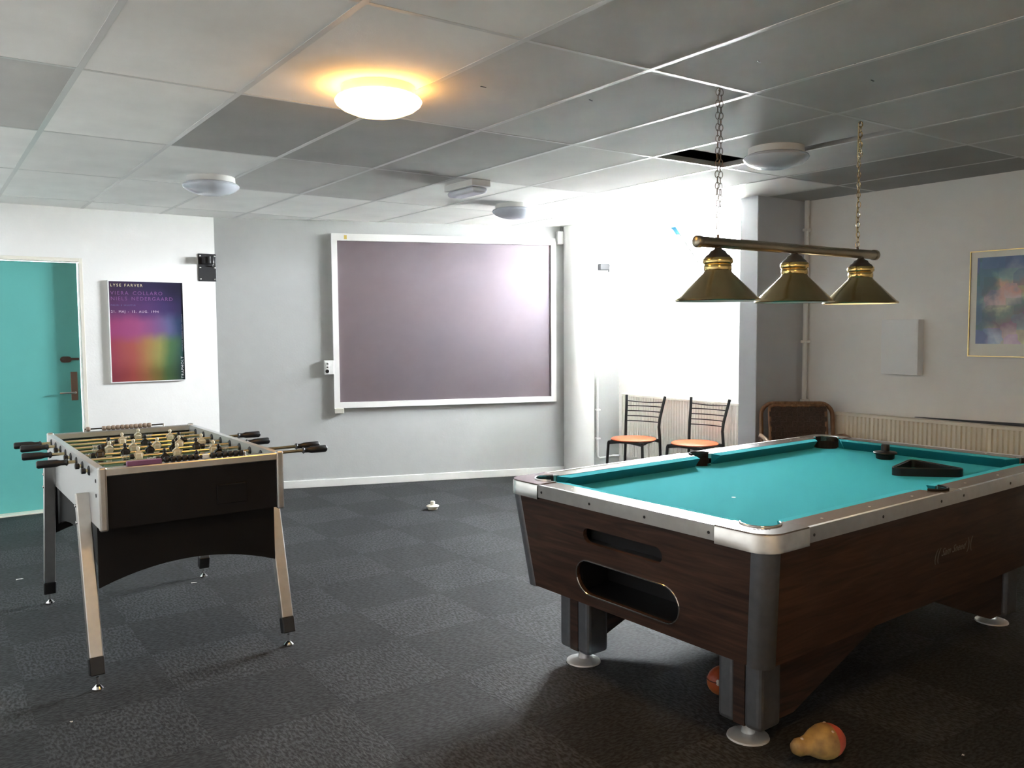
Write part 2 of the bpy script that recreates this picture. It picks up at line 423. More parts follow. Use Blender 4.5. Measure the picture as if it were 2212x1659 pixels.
# window: fixed light and an inward-tilted hopper sash
win = struct(MB().box(WX - .012, WX + .2, WY0 - .0, WY1 + .0, WZ0 - .018, WZ0 + .004, bev=.003).build('window_1', TRIM))
fr = MB()
FX0, FX1 = WX + .10, WX + .16
fr.box(FX0, FX1, WY0, WY1, WZ0, WZ0 + .035); fr.box(FX0, FX1, WY0, WY1, WZ1 - .03, WZ1); fr.box(FX0, FX1, WY0, WY0 + .03, WZ0 + .035, WZ1 - .03); fr.box(FX0, FX1, WY1 - .03, WY1, WZ0 + .035, WZ1 - .03)
fr.box(FX0, FX1, 5.17, 5.21, WZ0 + .035, WZ1 - .03)
fr.build('window_frame', TRIM, win)
GLASS = D.materials.new('window_glass'); GLASS.use_nodes = True
nt = GLASS.node_tree; nt.nodes.remove(nt.nodes['Principled BSDF'])
gt = N(nt, 'ShaderNodeBsdfTransparent'); gg = N(nt, 'ShaderNodeBsdfGlossy'); gg.inputs['Roughness'].default_value = .02; gm = N(nt, 'ShaderNodeMixShader')
gm.inputs[0].default_value = .05
nt.links.new(gt.outputs[0], gm.inputs[1]); nt.links.new(gg.outputs[0], gm.inputs[2]); nt.links.new(gm.outputs[0], nt.nodes['Material Output'].inputs[0])
MB().box(FX0 + .026, FX0 + .032, WY0 + .03, 5.17, WZ0 + .035, WZ1 - .03).build('window_pane', GLASS, win)
# hopper sash, hinged at the sill, top leaning into the room
SH = .56; tilt = math.radians(-45)
T = Matrix.Translation((WX + .02, 0, WZ0 + .035)) @ Matrix.Rotation(tilt, 4, 'Y')
sf = MB(T); y0, y1 = 5.225, WY1 - .04
sf.box(-.014, .014, y0, y1, 0, .028); sf.box(-.014, .014, y0, y1, SH - .028, SH); sf.box(-.014, .014, y0, y0 + .022, .028, SH - .028); sf.box(-.014, .014, y1 - .022, y1, .028, SH - .028)
sash = sf.build('hopper_sash', TRIM, win)
MB(T).box(-.003, .003, y0 + .022, y1 - .022, .028, SH - .028).build('window_pane', GLASS, sash)
MB(T).box(-.02, -.014, y0 + .0, y0 + .055, SH - .085, SH + .004, bev=.002).build('blue_patch', mat('sky_blue', (.10, .42, .72), .5), sash, label='light blue patch on the edge of the sash')  # thin light blue plate at the top corner of the sash

# door
dr = MB(); DY = YB + .10
for (a, b, c, d) in ((DX0, DX0 + .035, 0, DZ), (DX1 - .028, DX1, 0, DZ)): dr.box(a, b, YB - .006, YB + .16, c, d, bev=.002)
dr.box(DX0 + .035, DX1 - .028, YB - .006, YB + .16, DZ - .03, DZ, bev=.002)
door = struct(dr.build('door_1', TRIM2))
TEAL = mat('turquoise_door_paint', (.105, .40, .375), .42, noise=(1.5, .03))
leaf = MB().box(DX0 + .037, DX1 - .030, DY, DY + .045, .012, DZ - .032, bev=.002).build('door_leaf', TEAL, door)
pb = MB(); pb.box(1.035, 1.085, DY - .006, DY, .885, 1.12, bev=.002)
MB().box(1.04, 1.09, DY - .006, DY, .885, 1.12, bev=.002).build('lock_plate', mat('worn_brown_plate', (.20, .14, .11), .4, .5), leaf)
hd = MB(); hd.cyl((1.066, DY - .004, .952), (1.066, DY - .05, .952), .009); hd.tube([(1.066, DY - .05, .952), (1.05, DY - .055, .952), (.95, DY - .055, .951)], .008, 10)
hd.build('lever_handle', CHROME, leaf)
la = MB(); la.prism(stadium(1.01, 1.222, .085, .05, 6) , DY - .016, DY, 'y'); la.box(1.03, 1.108, DY - .013, DY, 1.215, 1.235, bev=.003); la.cyl((.995, DY - .016, 1.225), (.995, DY - .03, 1.225), .011)
la.build('night_latch', mat('dark_bronze_latch', (.10, .075, .065), .45, .6), leaf)
MB().box(DX0 + .02, DX1 - .02, YB - .01, YB + .16, 0, .012, bev=.002).build('threshold', TRIM2, door)

# ------------------------------------------------------------------ poster
PX0, PX1, PZ0, PZ1 = 1.322, 1.917, 1.022, 1.868
pw, ph = PX1 - PX0, PZ1 - PZ0
po_ = thing('framed_poster', 'rainbow gradient exhibition poster in a thin white frame beside the turquoise door', 'poster', ((PX0 + PX1) / 2, YB, (PZ0 + PZ1) / 2))
PM = D.materials.new('poster_print'); PM.use_nodes = True; nt = PM.node_tree; b = nt.nodes['Principled BSDF']; b.inputs['Roughness'].default_value = .22
tc = N(nt, 'ShaderNodeTexCoord'); nz = N(nt, 'ShaderNodeTexNoise'); nz.inputs['Scale'].default_value = 3.0; nz.inputs['Detail'].default_value = 3
nt.links.new(tc.outputs['Generated'], nz.inputs['Vector'])
va = N(nt, 'ShaderNodeVectorMath', op='MULTIPLY_ADD'); va.inputs[1].default_value = (.16, 0, .16); nt.links.new(nz.outputs['Color'], va.inputs[0]); nt.links.new(tc.outputs['Generated'], va.inputs[2])
vs = N(nt, 'ShaderNodeVectorMath', op='SUBTRACT'); nt.links.new(va.outputs[0], vs.inputs[0]); vs.inputs[1].default_value = (.08, 0, .08)
sx = N(nt, 'ShaderNodeSeparateXYZ'); nt.links.new(vs.outputs[0], sx.inputs[0])
def ramp(stops, fac):
    r = N(nt, 'ShaderNodeValToRGB'); e = r.color_ramp.elements
    e[0].position, e[0].color = stops[0][0], (*stops[0][1], 1); e[1].position, e[1].color = stops[-1][0], (*stops[-1][1], 1)
    for p_, c_ in stops[1:-1]: x_ = e.new(p_); x_.color = (*c_, 1)
    nt.links.new(fac, r.inputs[0]); return r.outputs[0]
Rb = ramp([(0, lin(150, 50, 72)), (.3, lin(178, 72, 66)), (.5, lin(168, 105, 62)), (.62, lin(140, 118, 58)), (.75, lin(78, 110, 66)), (1, lin(42, 58, 66))], sx.outputs['X'])
Ry = ramp([(0, lin(176, 62, 92)), (.3, lin(196, 92, 84)), (.48, lin(196, 142, 84)), (.66, lin(176, 172, 96)), (.8, lin(92, 136, 90)), (1, lin(40, 82, 92))], sx.outputs['X'])
Rm = ramp([(0, lin(178, 62, 128)), (.35, lin(184, 82, 144)), (.6, lin(150, 98, 160)), (.78, lin(112, 112, 166)), (.9, lin(58, 80, 122)), (1, lin(44, 66, 104))], sx.outputs['X'])
Rp = ramp([(0, lin(108, 62, 116)), (.5, lin(104, 66, 132)), (.75, lin(78, 62, 122)), (1, lin(50, 50, 88))], sx.outputs['X'])
Rt = ramp([(0, lin(72, 52, 88)), (.5, lin(62, 56, 98)), (1, lin(44, 44, 68))], sx.outputs['X'])
cur = Rb
for (lo, hi, nx) in ((.05, .28, Ry), (.36, .50, Rm), (.58, .72, Rp), (.76, .95, Rt)):
    mr = N(nt, 'ShaderNodeMapRange', interpolation_type='SMOOTHSTEP'); mr.inputs[1].default_value = lo; mr.inputs[2].default_value = hi; nt.links.new(sx.outputs['Z'], mr.inputs[0])
    mx = N(nt, 'ShaderNodeMix', data_type='RGBA'); nt.links.new(mr.outputs[0], mx.inputs[0]); nt.links.new(cur, mx.inputs[6]); nt.links.new(nx, mx.inputs[7]); cur = mx.outputs[2]
hv = N(nt, 'ShaderNodeHueSaturation'); hv.inputs['Value'].default_value = .62; hv.inputs['Saturation'].default_value = .92; nt.links.new(cur, hv.inputs['Color']); nt.links.new(hv.outputs[0], b.inputs['Base Color'])
MB().box(-pw / 2 + .004, pw / 2 - .004, -.026, -.018, -ph / 2 + .004, ph / 2 - .004).build('print', PM, po_)
FRW = mat('white_poster_frame', (.80, .80, .80), .35)
f4 = MB(); e_ = .007
f4.box(-pw / 2, -pw / 2 + e_, -.034, 0, -ph / 2, ph / 2); f4.box(pw / 2 - e_, pw / 2, -.034, 0, -ph / 2, ph / 2); f4.box(-pw / 2 + e_, pw / 2 - e_, -.034, 0, -ph / 2, -ph / 2 + e_); f4.box(-pw / 2 + e_, pw / 2 - e_, -.034, 0, ph / 2 - e_, ph / 2)
f4.box(-pw / 2 + e_, pw / 2 - e_, -.018, 0, -ph / 2 + e_, ph / 2 - e_)
f4.build('frame', FRW, po_)
def ink(name, c): return mat(name, c, .4)
rows = [('LYSE FARVER', .032, .374, ink('ink_cream', lin(214, 206, 168)), 1.4), ('VIERA COLLARO', .043, .306, ink('ink_violet', lin(118, 72, 132)), 1.3), ('NIELS NEDERGAARD', .043, .260, ink('ink_violet', (0, 0, 0)), 1.25),
        ('MALERI & SKULPTUR', .017, .214, ink('ink_blue', lin(92, 90, 146)), 1.2), ('21. MAJ - 15. AUG. 1994', .027, .158, ink('ink_pale', lin(210, 190, 210)), 1.25)]
def words_along(txt, size, mt, parent, start, step, rot, space):
    """one object for each word, set out along the vector step"""
    adv = 0.
    for wd in txt.split():
        me = with_mat(text_mesh(wd, size, .0004, space=space), mt)
        link('lettering', me, parent, tuple(a_ + b_ * adv for a_, b_ in zip(start, step)), rot=rot)
        adv += max(v.co.x for v in me.vertices) + size * .75
for s, sz, z, mt, sp in rows: words_along(s, sz, mt, po_, (-pw / 2 + .018, -.0266, z), (1, 0, 0), (PI / 2, 0, 0), sp)
words_along('TRAPHOLT', .032, ink('ink_white', lin(205, 205, 210)), po_, (pw / 2 - .014, -.0266, -ph / 2 + .018), (0, 0, 1), (PI / 2, -PI / 2, 0), 1.25)
words_along('MUSEUM FOR MODERNE KUNST, KOLDING', .0135, ink('ink_grey', lin(140, 142, 158)), po_, (pw / 2 - .014, -.0266, -ph / 2 + .25), (0, 0, 1), (PI / 2, -PI / 2, 0), 1.2)

# black speaker bracket
br = thing('speaker_bracket', 'black steel bracket plate with six bolts high on the wall above the rainbow poster', 'bracket', (2.132, YB, 2.0))
b = MB(); b.box(-.077, .077, -.008, 0, -.12, .12, bev=.004, seg=2); b.build('plate', BLACKM, br)
b = MB(); b.box(-.05, .03, -.10, -.008, .03, .09, bev=.004); b.cyl((-.01, -.105, .03), (-.01, -.105, .09), .014); b.build('arm', BLACKM, br)
b = MB(); b.tube([(.044, -.012, .09), (.044, -.035, .088), (.044, -.04, .07), (.044, -.04, .03), (.040, -.035, .012), (.040, -.012, .010)], .005, 8); b.build('pin', CHROME, br)
bolt = MB().lathe([(.0085, 0), (.0085, .003), (.005, .006), (0, .0065)], 10).mesh('bolt', CHROME)
for x in (-.06, .062):
    for z in (-.1, .0, .1): link('bolt', bolt, br, (x, -.008, z), rot=(PI / 2, 0, 0))

# ------------------------------------------------------------------ projection board on the slanted wall
def on_slant(s, z, name, label, cat): 
    t = thing(name, label, cat, slant(s, 0, z), sa); return t      # local x along the wall, -y into the room
s0, s1, z0, z1 = 1.006, 3.160, .728, 2.312
bd = on_slant((s0 + s1) / 2, (z0 + z1) / 2, 'projection_board', 'large grey-pink satin projection board in a white frame on the slanted wall', 'projection board')
bw, bh = s1 - s0, z1 - z0
BM = D.materials.new('satin_screen'); BM.use_nodes = True; nt = BM.node_tree; b = nt.nodes['Principled BSDF']
b.inputs['Roughness'].default_value = .47; b.inputs['Specular IOR Level'].default_value = .55; b.inputs['Metallic'].default_value = .75
tc = N(nt, 'ShaderNodeTexCoord'); nz = N(nt, 'ShaderNodeTexNoise'); nz.inputs['Scale'].default_value = 1.6; nt.links.new(tc.outputs['Object'], nz.inputs['Vector'])
mx = N(nt, 'ShaderNodeMix', data_type='RGBA'); mx.inputs[6].default_value = (.27, .215, .232, 1); mx.inputs[7].default_value = (.21, .188, .225, 1)
nt.links.new(nz.outputs['Fac'], mx.inputs[0]); nt.links.new(mx.outputs[2], b.inputs['Base Color'])
e_ = .052
MB().box(-bw / 2 + e_, bw / 2 - e_, -.022, -.010, -bh / 2 + e_, bh / 2 - e_).build('screen', BM, bd)
fm = mat('white_board_frame', (.80, .79, .77), .4)
def frame_side(pts):   # mitred side
    b = MB(); b.prism(pts, -.045, 0, 'y'); return b.build('frame_side', fm, bd)
W2, H2 = bw / 2, bh / 2
frame_side([(-W2, -H2), (W2, -H2), (W2 - e_, -H2 + e_), (-W2 + e_, -H2 + e_)]); frame_side([(-W2, H2), (W2, H2), (W2 - e_, H2 - e_), (-W2 + e_, H2 - e_)])
frame_side([(-W2, -H2), (-W2 + e_, -H2 + e_), (-W2 + e_, H2 - e_), (-W2, H2)]); frame_side([(W2, -H2), (W2 - e_, -H2 + e_), (W2 - e_, H2 - e_), (W2, H2)])
MB().box(-W2 + .0, -W2 + .085, -.05, 0, -H2 - .05, -H2, bev=.004).build('support_bracket', mat('cream_bracket', (.55, .53, .46), .5), bd)
MB().box(-W2 + .115, -W2 + .14, -.0465, -.045, H2 - .04, H2 - .004).build('tape_scrap', mat('yellow_tape', (.62, .46, .12), .5), bd, label='scrap of yellow tape')
MB().box(-W2, W2, -.03, 0, H2, H2 + .014, bev=.002).build('top_ledge', fm, bd)
# outlet beside the board
ou = on_slant(.965, 1.105, 'wall_outlet', 'small white socket box with round holes beside the projection board', 'outlet')
MB().box(-.045, .045, -.05, 0, -.065, .065, bev=.005, seg=2).build('housing', TRIM, ou)
for z, m_ in ((.033, TRIM), (.002, TRIM), (-.034, BLACKP)):
    MB().lathe([(.017, 0), (.017, .003), (.013, .004), (.012, .001)], 14).build('socket', m_, ou, loc=(-.018, -.05, z), rot=(PI / 2, 0, 0))
    MB().lathe([(.006, 0), (.006, .002)], 8).build('socket_hole', BLACKP, ou, loc=(-.018, -.0525, z), rot=(PI / 2, 0, 0))
# sensor box with cable
sb = on_slant(3.205, 2.335, 'alarm_sensor', 'white corner sensor box with a dangling cable above the projection board', 'sensor')
MB().box(-.03, .03, -.06, 0, -.065, .06, bev=.008, seg=2).build('housing', TRIM, sb)
MB().tube([(.0, -.03, .06), (.004, -.032, .09), (.018, -.03, .115), (.03, -.02, .139)], .005, 8).build('cable', mat('grey_cable', (.3, .3, .3), .5), sb)
# small dark motion detector in the corner next to the window
cm_ = thing('wall_camera', 'small dark grey gadget on the bright wall between the column and the window', 'camera', slant(3.665, 0, 2.056), sa)
MB().box(-.05, .045, -.07, 0, -.032, .032, bev=.004).build('body', mat('mid_grey_plastic', (.02, .02, .024), .6), cm_)
MB().tube([(.035, -.03, 0), (.06, -.03, .02), (.055, -.03, -.05)], .006, 6).build('lead', mat('mid_grey_plastic', (0, 0, 0)), cm_)

# ------------------------------------------------------------------ radiators and pipes
def radiator(name, label, y0, y1, z0, z1, matl):
    r = thing(name, label, 'radiator', (XR, (y0 + y1) / 2, 0)); L = y1 - y0
    pitch = .033; n = int(L / pitch); p = L / n; b = MB(); pts = []
    for k in range(n):
        a = -L / 2 + k * p
        pts += [(a, -.105), (a + p * .18, -.118), (a + p * .62, -.118), (a + p * .80, -.105)]
    pts.append((L / 2, -.105)); poly = [(q[1], q[0]) for q in pts] + [(-.095, L / 2), (-.095, -L / 2)]
    b.prism(poly, z0 + .02, z1 - .02); b.build('ribbed_panel', matl, r)
    b = MB(); b.box(-.06, -.048, -L / 2, L / 2, z0 + .02, z1 - .02); b.build('rear_panel', matl, r)
    b = MB(); b.box(-.118, -.045, -L / 2 - .004, L / 2 + .004, z1 - .022, z1, bev=.003); b.build('top_grille', matl, r)
    b = MB(); b.box(-.116, -.045, -L / 2 - .004, -L / 2, z0 + .02, z1 - .02); b.build('side_cover', matl, r)
    b = MB(); b.box(-.116, -.045, L / 2, L / 2 + .004, z0 + .02, z1 - .02); b.build('side_cover', matl, r)
    b = MB(); b.box(-.118, -.095, -L / 2, L / 2, z0, z0 + .022, bev=.003); b.build('bottom_rail', matl, r)
    for s in (-.38, .38):
        MB().box(-.048, 0, L * s - .015, L * s + .015, z0 + .1, z1 - .1).build('wall_bracket', matl, r)
    return r
radiator('radiator', 'cream ribbed radiator behind the two orange-seated chairs', 4.46, 6.20, .17, .80, mat('cream_radiator', (.82, .80, .73), .4))
radiator('radiator', 'long cream ribbed radiator under the watercolour picture', 1.9, 3.835, .17, .80, mat('yellowed_radiator', (.82, .76, .64), .4))
# black strip standing on top of the long radiator
MB().prism([(5.812, 3.25), (5.828, 3.25), (5.828, 1.95), (5.795, 1.95)], .80, lambda x, y: .803 + .028 * (3.25 - y) / 1.3).build('black_batten', BLACKP)
tag(D.objects['black_batten'], 'long thin black strip lying on top of the radiator below the watercolour picture', 'batten')
pp = thing('heating_pipe', 'thin white heating pipe with an elbow leading into the radiator behind the chairs', 'pipe', slant(3.60, -.0, 0), sa)
b = MB(); b.cyl((0, -.03, .22), (0, -.03, .95), .011, 10); b.build('riser', TRIM, pp)
b = MB(); b.tube([(0, -.03, .22), (0, -.032, .16), (.02, -.04, .14), (.08, -.06, .15), (.15, -.08, .165), (.20, -.13, .17)], .011, 10); b.build('elbow', TRIM, pp)
for z in (.33, .62): MB().box(-.016, .03, -.045, 0, z, z + .018, bev=.003).build('pipe_clip', TRIM, pp)
p2 = thing('wall_pipe', 'white vertical pipe in the corner beside the grey pier', 'pipe', (5.792, 4.155, 0))
MB().cyl((0, 0, 0), (0, 0, 2.44), .019, 14).build('riser', WALLR, p2)
for z in (.85, 1.32, 2.2): MB().box(-.026, .038, -.024, .024, z, z + .022, bev=.004).build('pipe_clip', WALLR, p2)

# white box on the right wall
bx = thing('wall_box', 'plain white metal cover box on the wall between the pier and the watercolour picture', 'wall box', (XR, 3.345, 1.30))
WB = mat('white_box_enamel', (.88, .88, .88), .5)
MB().box(-.075, 0, -.138, .138, -.198, .198, bev=.003).build('cover', WB, bx)
MB().box(-.0765, -.075, -.128, .128, -.19, .19).build('lid', WB, bx)

# watercolour picture
pc = thing('framed_picture', 'abstract blue and pink watercolour in a thin gold frame with cream mount', 'picture', (XR, 2.46, 1.594))
pyw, pzh = .86, .70
GOLD = mat('gold_frame', (.72, .52, .22), .3, 1.0)
b = MB(); e_ = .006
b.box(-.024, 0, -pyw / 2, -pyw / 2 + e_, -pzh / 2, pzh / 2); b.box(-.024, 0, pyw / 2 - e_, pyw / 2, -pzh / 2, pzh / 2); b.box(-.024, 0, -pyw / 2 + e_, pyw / 2 - e_, -pzh / 2, -pzh / 2 + e_); b.box(-.024, 0, -pyw / 2 + e_, pyw / 2 - e_, pzh / 2 - e_, pzh / 2)
b.build('frame', GOLD, pc)
MB().box(-.016, -.004, -pyw / 2 + e_, pyw / 2 - e_, -pzh / 2 + e_, pzh / 2 - e_).build('mount', mat('cream_mount', (.86, .84, .76), .5), pc)
AM = D.materials.new('watercolour'); AM.use_nodes = True; nt = AM.node_tree; b = nt.nodes['Principled BSDF']; b.inputs['Roughness'].default_value = .35
tc = N(nt, 'ShaderNodeTexCoord'); sx = N(nt, 'ShaderNodeSeparateXYZ')
nz = N(nt, 'ShaderNodeTexNoise'); nz.inputs['Scale'].default_value = 7; nz.inputs['Detail'].default_value = 6; nt.links.new(tc.outputs['Object'], nz.inputs['Vector'])
va = N(nt, 'ShaderNodeVectorMath', op='MULTIPLY_ADD'); va.inputs[1].default_value = (.1, .34, .50); nt.links.new(nz.outputs['Color'], va.inputs[0]); nt.links.new(tc.outputs['Generated'], va.inputs[2]); _s2 = N(nt, 'ShaderNodeVectorMath', op='SUBTRACT'); _s2.inputs[1].default_value = (.05, .10, .18); nt.links.new(va.outputs[0], _s2.inputs[0]); nt.links.new(_s2.outputs[0], sx.inputs[0])
zr = ramp([(.08, lin(206, 204, 196)), (.18, lin(178, 170, 176)), (.34, lin(136, 112, 140)), (.46, lin(120, 132, 150)), (.58, lin(196, 190, 178)), (.70, lin(196, 150, 128)), (.80, lin(128, 166, 172)), (.95, lin(74, 118, 160)), (1.0, lin(58, 104, 150))], sx.outputs['Z'])
yr = ramp([(.90, (0, 0, 0)), (.98, (.75, .75, .75)), (1.0, (.85, .85, .85))], sx.outputs['Y'])
vo = N(nt, 'ShaderNodeTexVoronoi', distance='CHEBYCHEV'); vo.inputs['Scale'].default_value = 9; nt.links.new(tc.outputs['Object'], vo.inputs['Vector'])
mx = N(nt, 'ShaderNodeMix', data_type='RGBA'); nt.links.new(yr, mx.inputs[0]); nt.links.new(zr, mx.inputs[6]); mx.inputs[7].default_value = (*lin(62, 108, 150), 1)
hs = N(nt, 'ShaderNodeMix', data_type='RGBA', blend_type='OVERLAY'); hs.inputs[0].default_value = .28; nt.links.new(mx.outputs[2], hs.inputs[6]); nt.links.new(vo.outputs['Color'], hs.inputs[7])
# flower patch low on one side
gr = N(nt, 'ShaderNodeVectorMath', op='DISTANCE'); nt.links.new(va.outputs[0], gr.inputs[0]); gr.inputs[1].default_value = (.55, 1.0, .48)
mr = N(nt, 'ShaderNodeMapRange'); mr.inputs[1].default_value = .20; mr.inputs[2].default_value = .08; nt.links.new(gr.outputs['Value'], mr.inputs[0])
fm2 = N(nt, 'ShaderNodeMix', data_type='RGBA'); nt.links.new(mr.outputs[0], fm2.inputs[0]); nt.links.new(hs.outputs[2], fm2.inputs[6]); fm2.inputs[7].default_value = (*lin(142, 78, 112), 1)
hv = N(nt, 'ShaderNodeHueSaturation'); hv.inputs['Saturation'].default_value = .75; hv.inputs['Value'].default_value = 1.25; nt.links.new(fm2.outputs[2], hv.inputs['Color']); nt.links.new(hv.outputs[0], b.inputs['Base Color'])
MB().box(-.0175, -.016, -pyw / 2 + .05, pyw / 2 - .048, -pzh / 2 + .085, pzh / 2 - .045).build('painting', AM, pc)

# ------------------------------------------------------------------ ceiling lamps
OPAL = mat('opal_lamp_glass', (.64, .68, .76), .18, noise=(3, .02))
LAMPW = mat('white_lamp_base', (.70, .70, .69), .4)
LIT = mat('lit_opal_glass', (.9, .8, .6), .3, emit=((1.0, .48, .11), .55))
LIT2 = mat('brighter_opal_glass', (.9, .8, .6), .3, emit=((1.0, .56, .18), 1.1))
def ceiling_lamp(label, x, y, diff):
    t = thing('ceiling_lamp', label, 'ceiling lamp', (x, y, CH), 0, 'round flush ceiling lamps')
    MB().lathe([(.150, 0), (.152, -.035), (.145, -.04)], 40).build('base', LAMPW, t)
    MB().lathe([(.150, -.036), (.172, -.046), (.178, -.056), (.172, -.068), (.150, -.085), (.11, -.102), (.06, -.112), (0, -.115)], 48).build('diffuser', diff, t)
    return t
ceiling_lamp('round flush ceiling lamp glowing warm white above the carpet', 1.60, 3.20, LIT)
ceiling_lamp('second glowing ceiling lamp in line with the first, nearer the viewer', 1.60, .80, LIT2)
ceiling_lamp('unlit round ceiling lamp above the rainbow poster side of the room', 1.62, 5.66, OPAL)
ceiling_lamp('unlit round ceiling lamp above the projection board, beside the emergency light', 3.97, 5.57, OPAL)
ceiling_lamp('unlit round ceiling lamp above the pool table next to the hanging chains', 3.95, 3.04, OPAL)
em = thing('emergency_light', 'white oblong emergency light box on the ceiling', 'emergency light', (3.12, 4.93, CH), 0)
MB().box(-.075, .075, -.18, .18, -.045, 0, bev=.006, seg=2).build('housing', LAMPW, em)
MB().box(-.065, .065, -.165, .165, -.085, -.045, bev=.022, seg=3).build('diffuser', OPAL, em)

# ------------------------------------------------------------------ pool table
TX, TY, TR = 3.303, 2.373, math.radians(2.0)
HL, HW, TOP, BED = 1.185, .678, .80, .747
pt = thing('pool_table', 'large pool table with turquoise cloth, walnut cabinet and chrome corners', 'pool table', (TX, TY, 0), TR)
ZB, ZC = .34, .752                 # cabinet bottom and top
def cab(z, inset=0.):              # half-sizes of the tapered cabinet at height z
    e = .012 + .048 * (ZC - z) / (ZC - ZB); return HL - e - inset, HW - e - inset
aU, aV = cab(ZC); bU, bV = cab(ZB)
CT_ = .055                         # part of each face taken by the corner metal
Lw = math.hypot(bU - aU, ZC - ZB)
# end panels with the two slots (real openings), built flat and tilted into place
def end_panel(sign):
    Hh = math.hypot(aU - bU, ZC - ZB)
    outline = [(-bV + CT_, 0), (bV - CT_, 0), (aV - CT_, Hh), (-aV + CT_, Hh)]
    loops = [outline]
    if sign < 0:
        loops += [stadium(.0, .298, .42, .062), stadium(.0, .118, .545, .145)]
    me = with_mat(curve_mesh('end_panel', loops, .009), WALNUT_Y2)
    o = link('end_panel', me, pt)
    t = math.atan2(aU - bU, ZC - ZB)
    # local x -> table y, local y -> up the panel, local z -> outwards
    if sign < 0:
        X = Vector((0, -1, 0)); Yv = Vector((-math.sin(t), 0, math.cos(t)))
    else:
        X = Vector((0, 1, 0)); Yv = Vector((math.sin(t), 0, math.cos(t)))
    Z = X.cross(Yv)
    base = Vector((sign * bU, 0, ZB)) - Z * .009
    m = Matrix.Identity(4)
    for i, v in enumerate((X, Yv, Z)):
        for k in range(3): m[k][i] = v[k]
    for k in range(3): m[k][3] = base[k]
    o.matrix_local = m
    return o
WALNUT_Y2 = wood('walnut_veneer_panel', (.022, .011, .008), (.050, .024, .016), (.085, .042, .027), .5, axis='X')
ep = end_panel(-1); end_panel(1)
# slot linings and the metal trim of the ball return
lo_ = stadium(.0, .118, .545, .145, 12)
MB().tube([(x, y, .0095) for x, y in lo_], .0032, 6, closed=True).build('slot_trim', CHROME, ep)
b = MB(); b.box(-.26, .26, .04, .20, -.16, -.150); b.box(-.26, .26, .034, .046, -.16, -.012); b.box(-.26, .26, .19, .2, -.16, -.012); b.box(-.272, -.26, .034, .2, -.16, -.012); b.box(.26, .272, .034, .2, -.16, -.012)
b.build('ball_tray', BLACKP, ep)
b = MB(); b.box(-.22, .22, .262, .334, -.05, -.04); b.box(-.22, .22, .26, .266, -.04, -.011); b.box(-.22, .22, .33, .336, -.04, -.011)
b.build('slot_lining', BLACKP, ep)
# side panels
for s in (-1, 1):
    b = MB()
    pts_o = [(-bU + CT_, s * bV, ZB), (bU - CT_, s * bV, ZB), (aU - CT_, s * aV, ZC), (-aU + CT_, s * aV, ZC)]
    pts_i = [(x, y - s * .018, z) for x, y, z in pts_o]
    vo_ = [b.v(q) for q in pts_o]; vi_ = [b.v(q) for q in pts_i]
    b.bm.faces.new(vo_); b.bm.faces.new(vi_[::-1])
    for i in range(4): b.bm.faces.new((vo_[i], vo_[(i + 1) % 4], vi_[(i + 1) % 4], vi_[i]))
    bmesh.ops.recalc_face_normals(b.bm, faces=list(b.bm.faces))
    sp_ = b.build('side_panel', WALNUT_X, pt)
    if s < 0: side_near = sp_
MB().box(-bU + .02, bU - .02, -bV + .02, bV - .02, ZB + .004, ZB + .016).build('cabinet_floor', BLACKM, pt)
# corner metal, rounded and tapered
for su in (-1, 1):
    for sv in (-1, 1):
        b = MB(); r = .045; rings = []
        for z in (ZB - .004, ZC):
            U_, V_ = cab(z); U_ += .003; V_ += .003
            pr = [(U_ - CT_ - .01, V_)] + arc(U_ - r, V_ - r, r, PI / 2, 0, 7) + [(U_, V_ - CT_ - .01)]
            inn = [(x - .006, y - .006) for x, y in pr[::-1]]
            rings.append([b.v((su * x, sv * y, z)) for x, y in pr + inn])
        n = len(rings[0])
        for i in range(n):
            k = (i + 1) % n
            f = b.bm.faces.new((rings[0][i], rings[0][k], rings[1][k], rings[1][i])); f.smooth = True
        bmesh.ops.recalc_face_normals(b.bm, faces=list(b.bm.faces))
        b.build('corner_metal', mat('dull_grey_metal', (.27, .28, .31), .42, .9, noise=(30, .08)), pt)
# bed with pocket bites
PKC, PKR = (1.050, .545), .066
SPC, SPR = (0., .598), .056
IU, IV = 1.082, .577               # inner edge of the laminate
NU, NV = 1.036, .531               # cushion nose
def bite(c, r, a0, a1, n=10): return [(c[0] + r * math.cos(a0 + (a1 - a0) * k / n), c[1] + r * math.sin(a0 + (a1 - a0) * k / n)) for k in range(n + 1)]
poly = []
a45 = PI / 4
for (su, sv, st) in ((-1, -1, 0), (1, -1, 1), (1, 1, 2), (-1, 1, 3)):
    c = (su * PKC[0], sv * PKC[1])
    ang0 = math.atan2(sv, su)        # pointing out to the corner; concave arc on the table side
    aa = [ang0 + PI + (-.55 * PI + 1.1 * PI * k / 10) for k in range(11)]
    pts = [(c[0] + PKR * math.cos(t), c[1] + PKR * math.sin(t)) for t in aa]
    poly += pts[::-1]
    if (su, sv) == (1, -1) or (su, sv) == (-1, 1): pass
    # side pockets sit between corner 0-1 and 2-3
    if st in (0, 2):
        cy = sv * SPC[1]
        pts = [(SPR * math.cos(t), cy + SPR * math.sin(t)) for t in [(PI - k * PI / 10) if sv < 0 else (-k * PI / 10) for k in range(11)]]
        poly += pts
MB().prism(poly, BED - .022, BED).build('cloth_bed', CLOTH, pt)
MB().lathe([(.0085, 0), (.0085, .0006), (0, .0007)], 14).build('foot_spot', mat('white_spot', (.85, .86, .84), .6), pt, loc=(-.55, -.045, BED), label='white spot on the cloth')
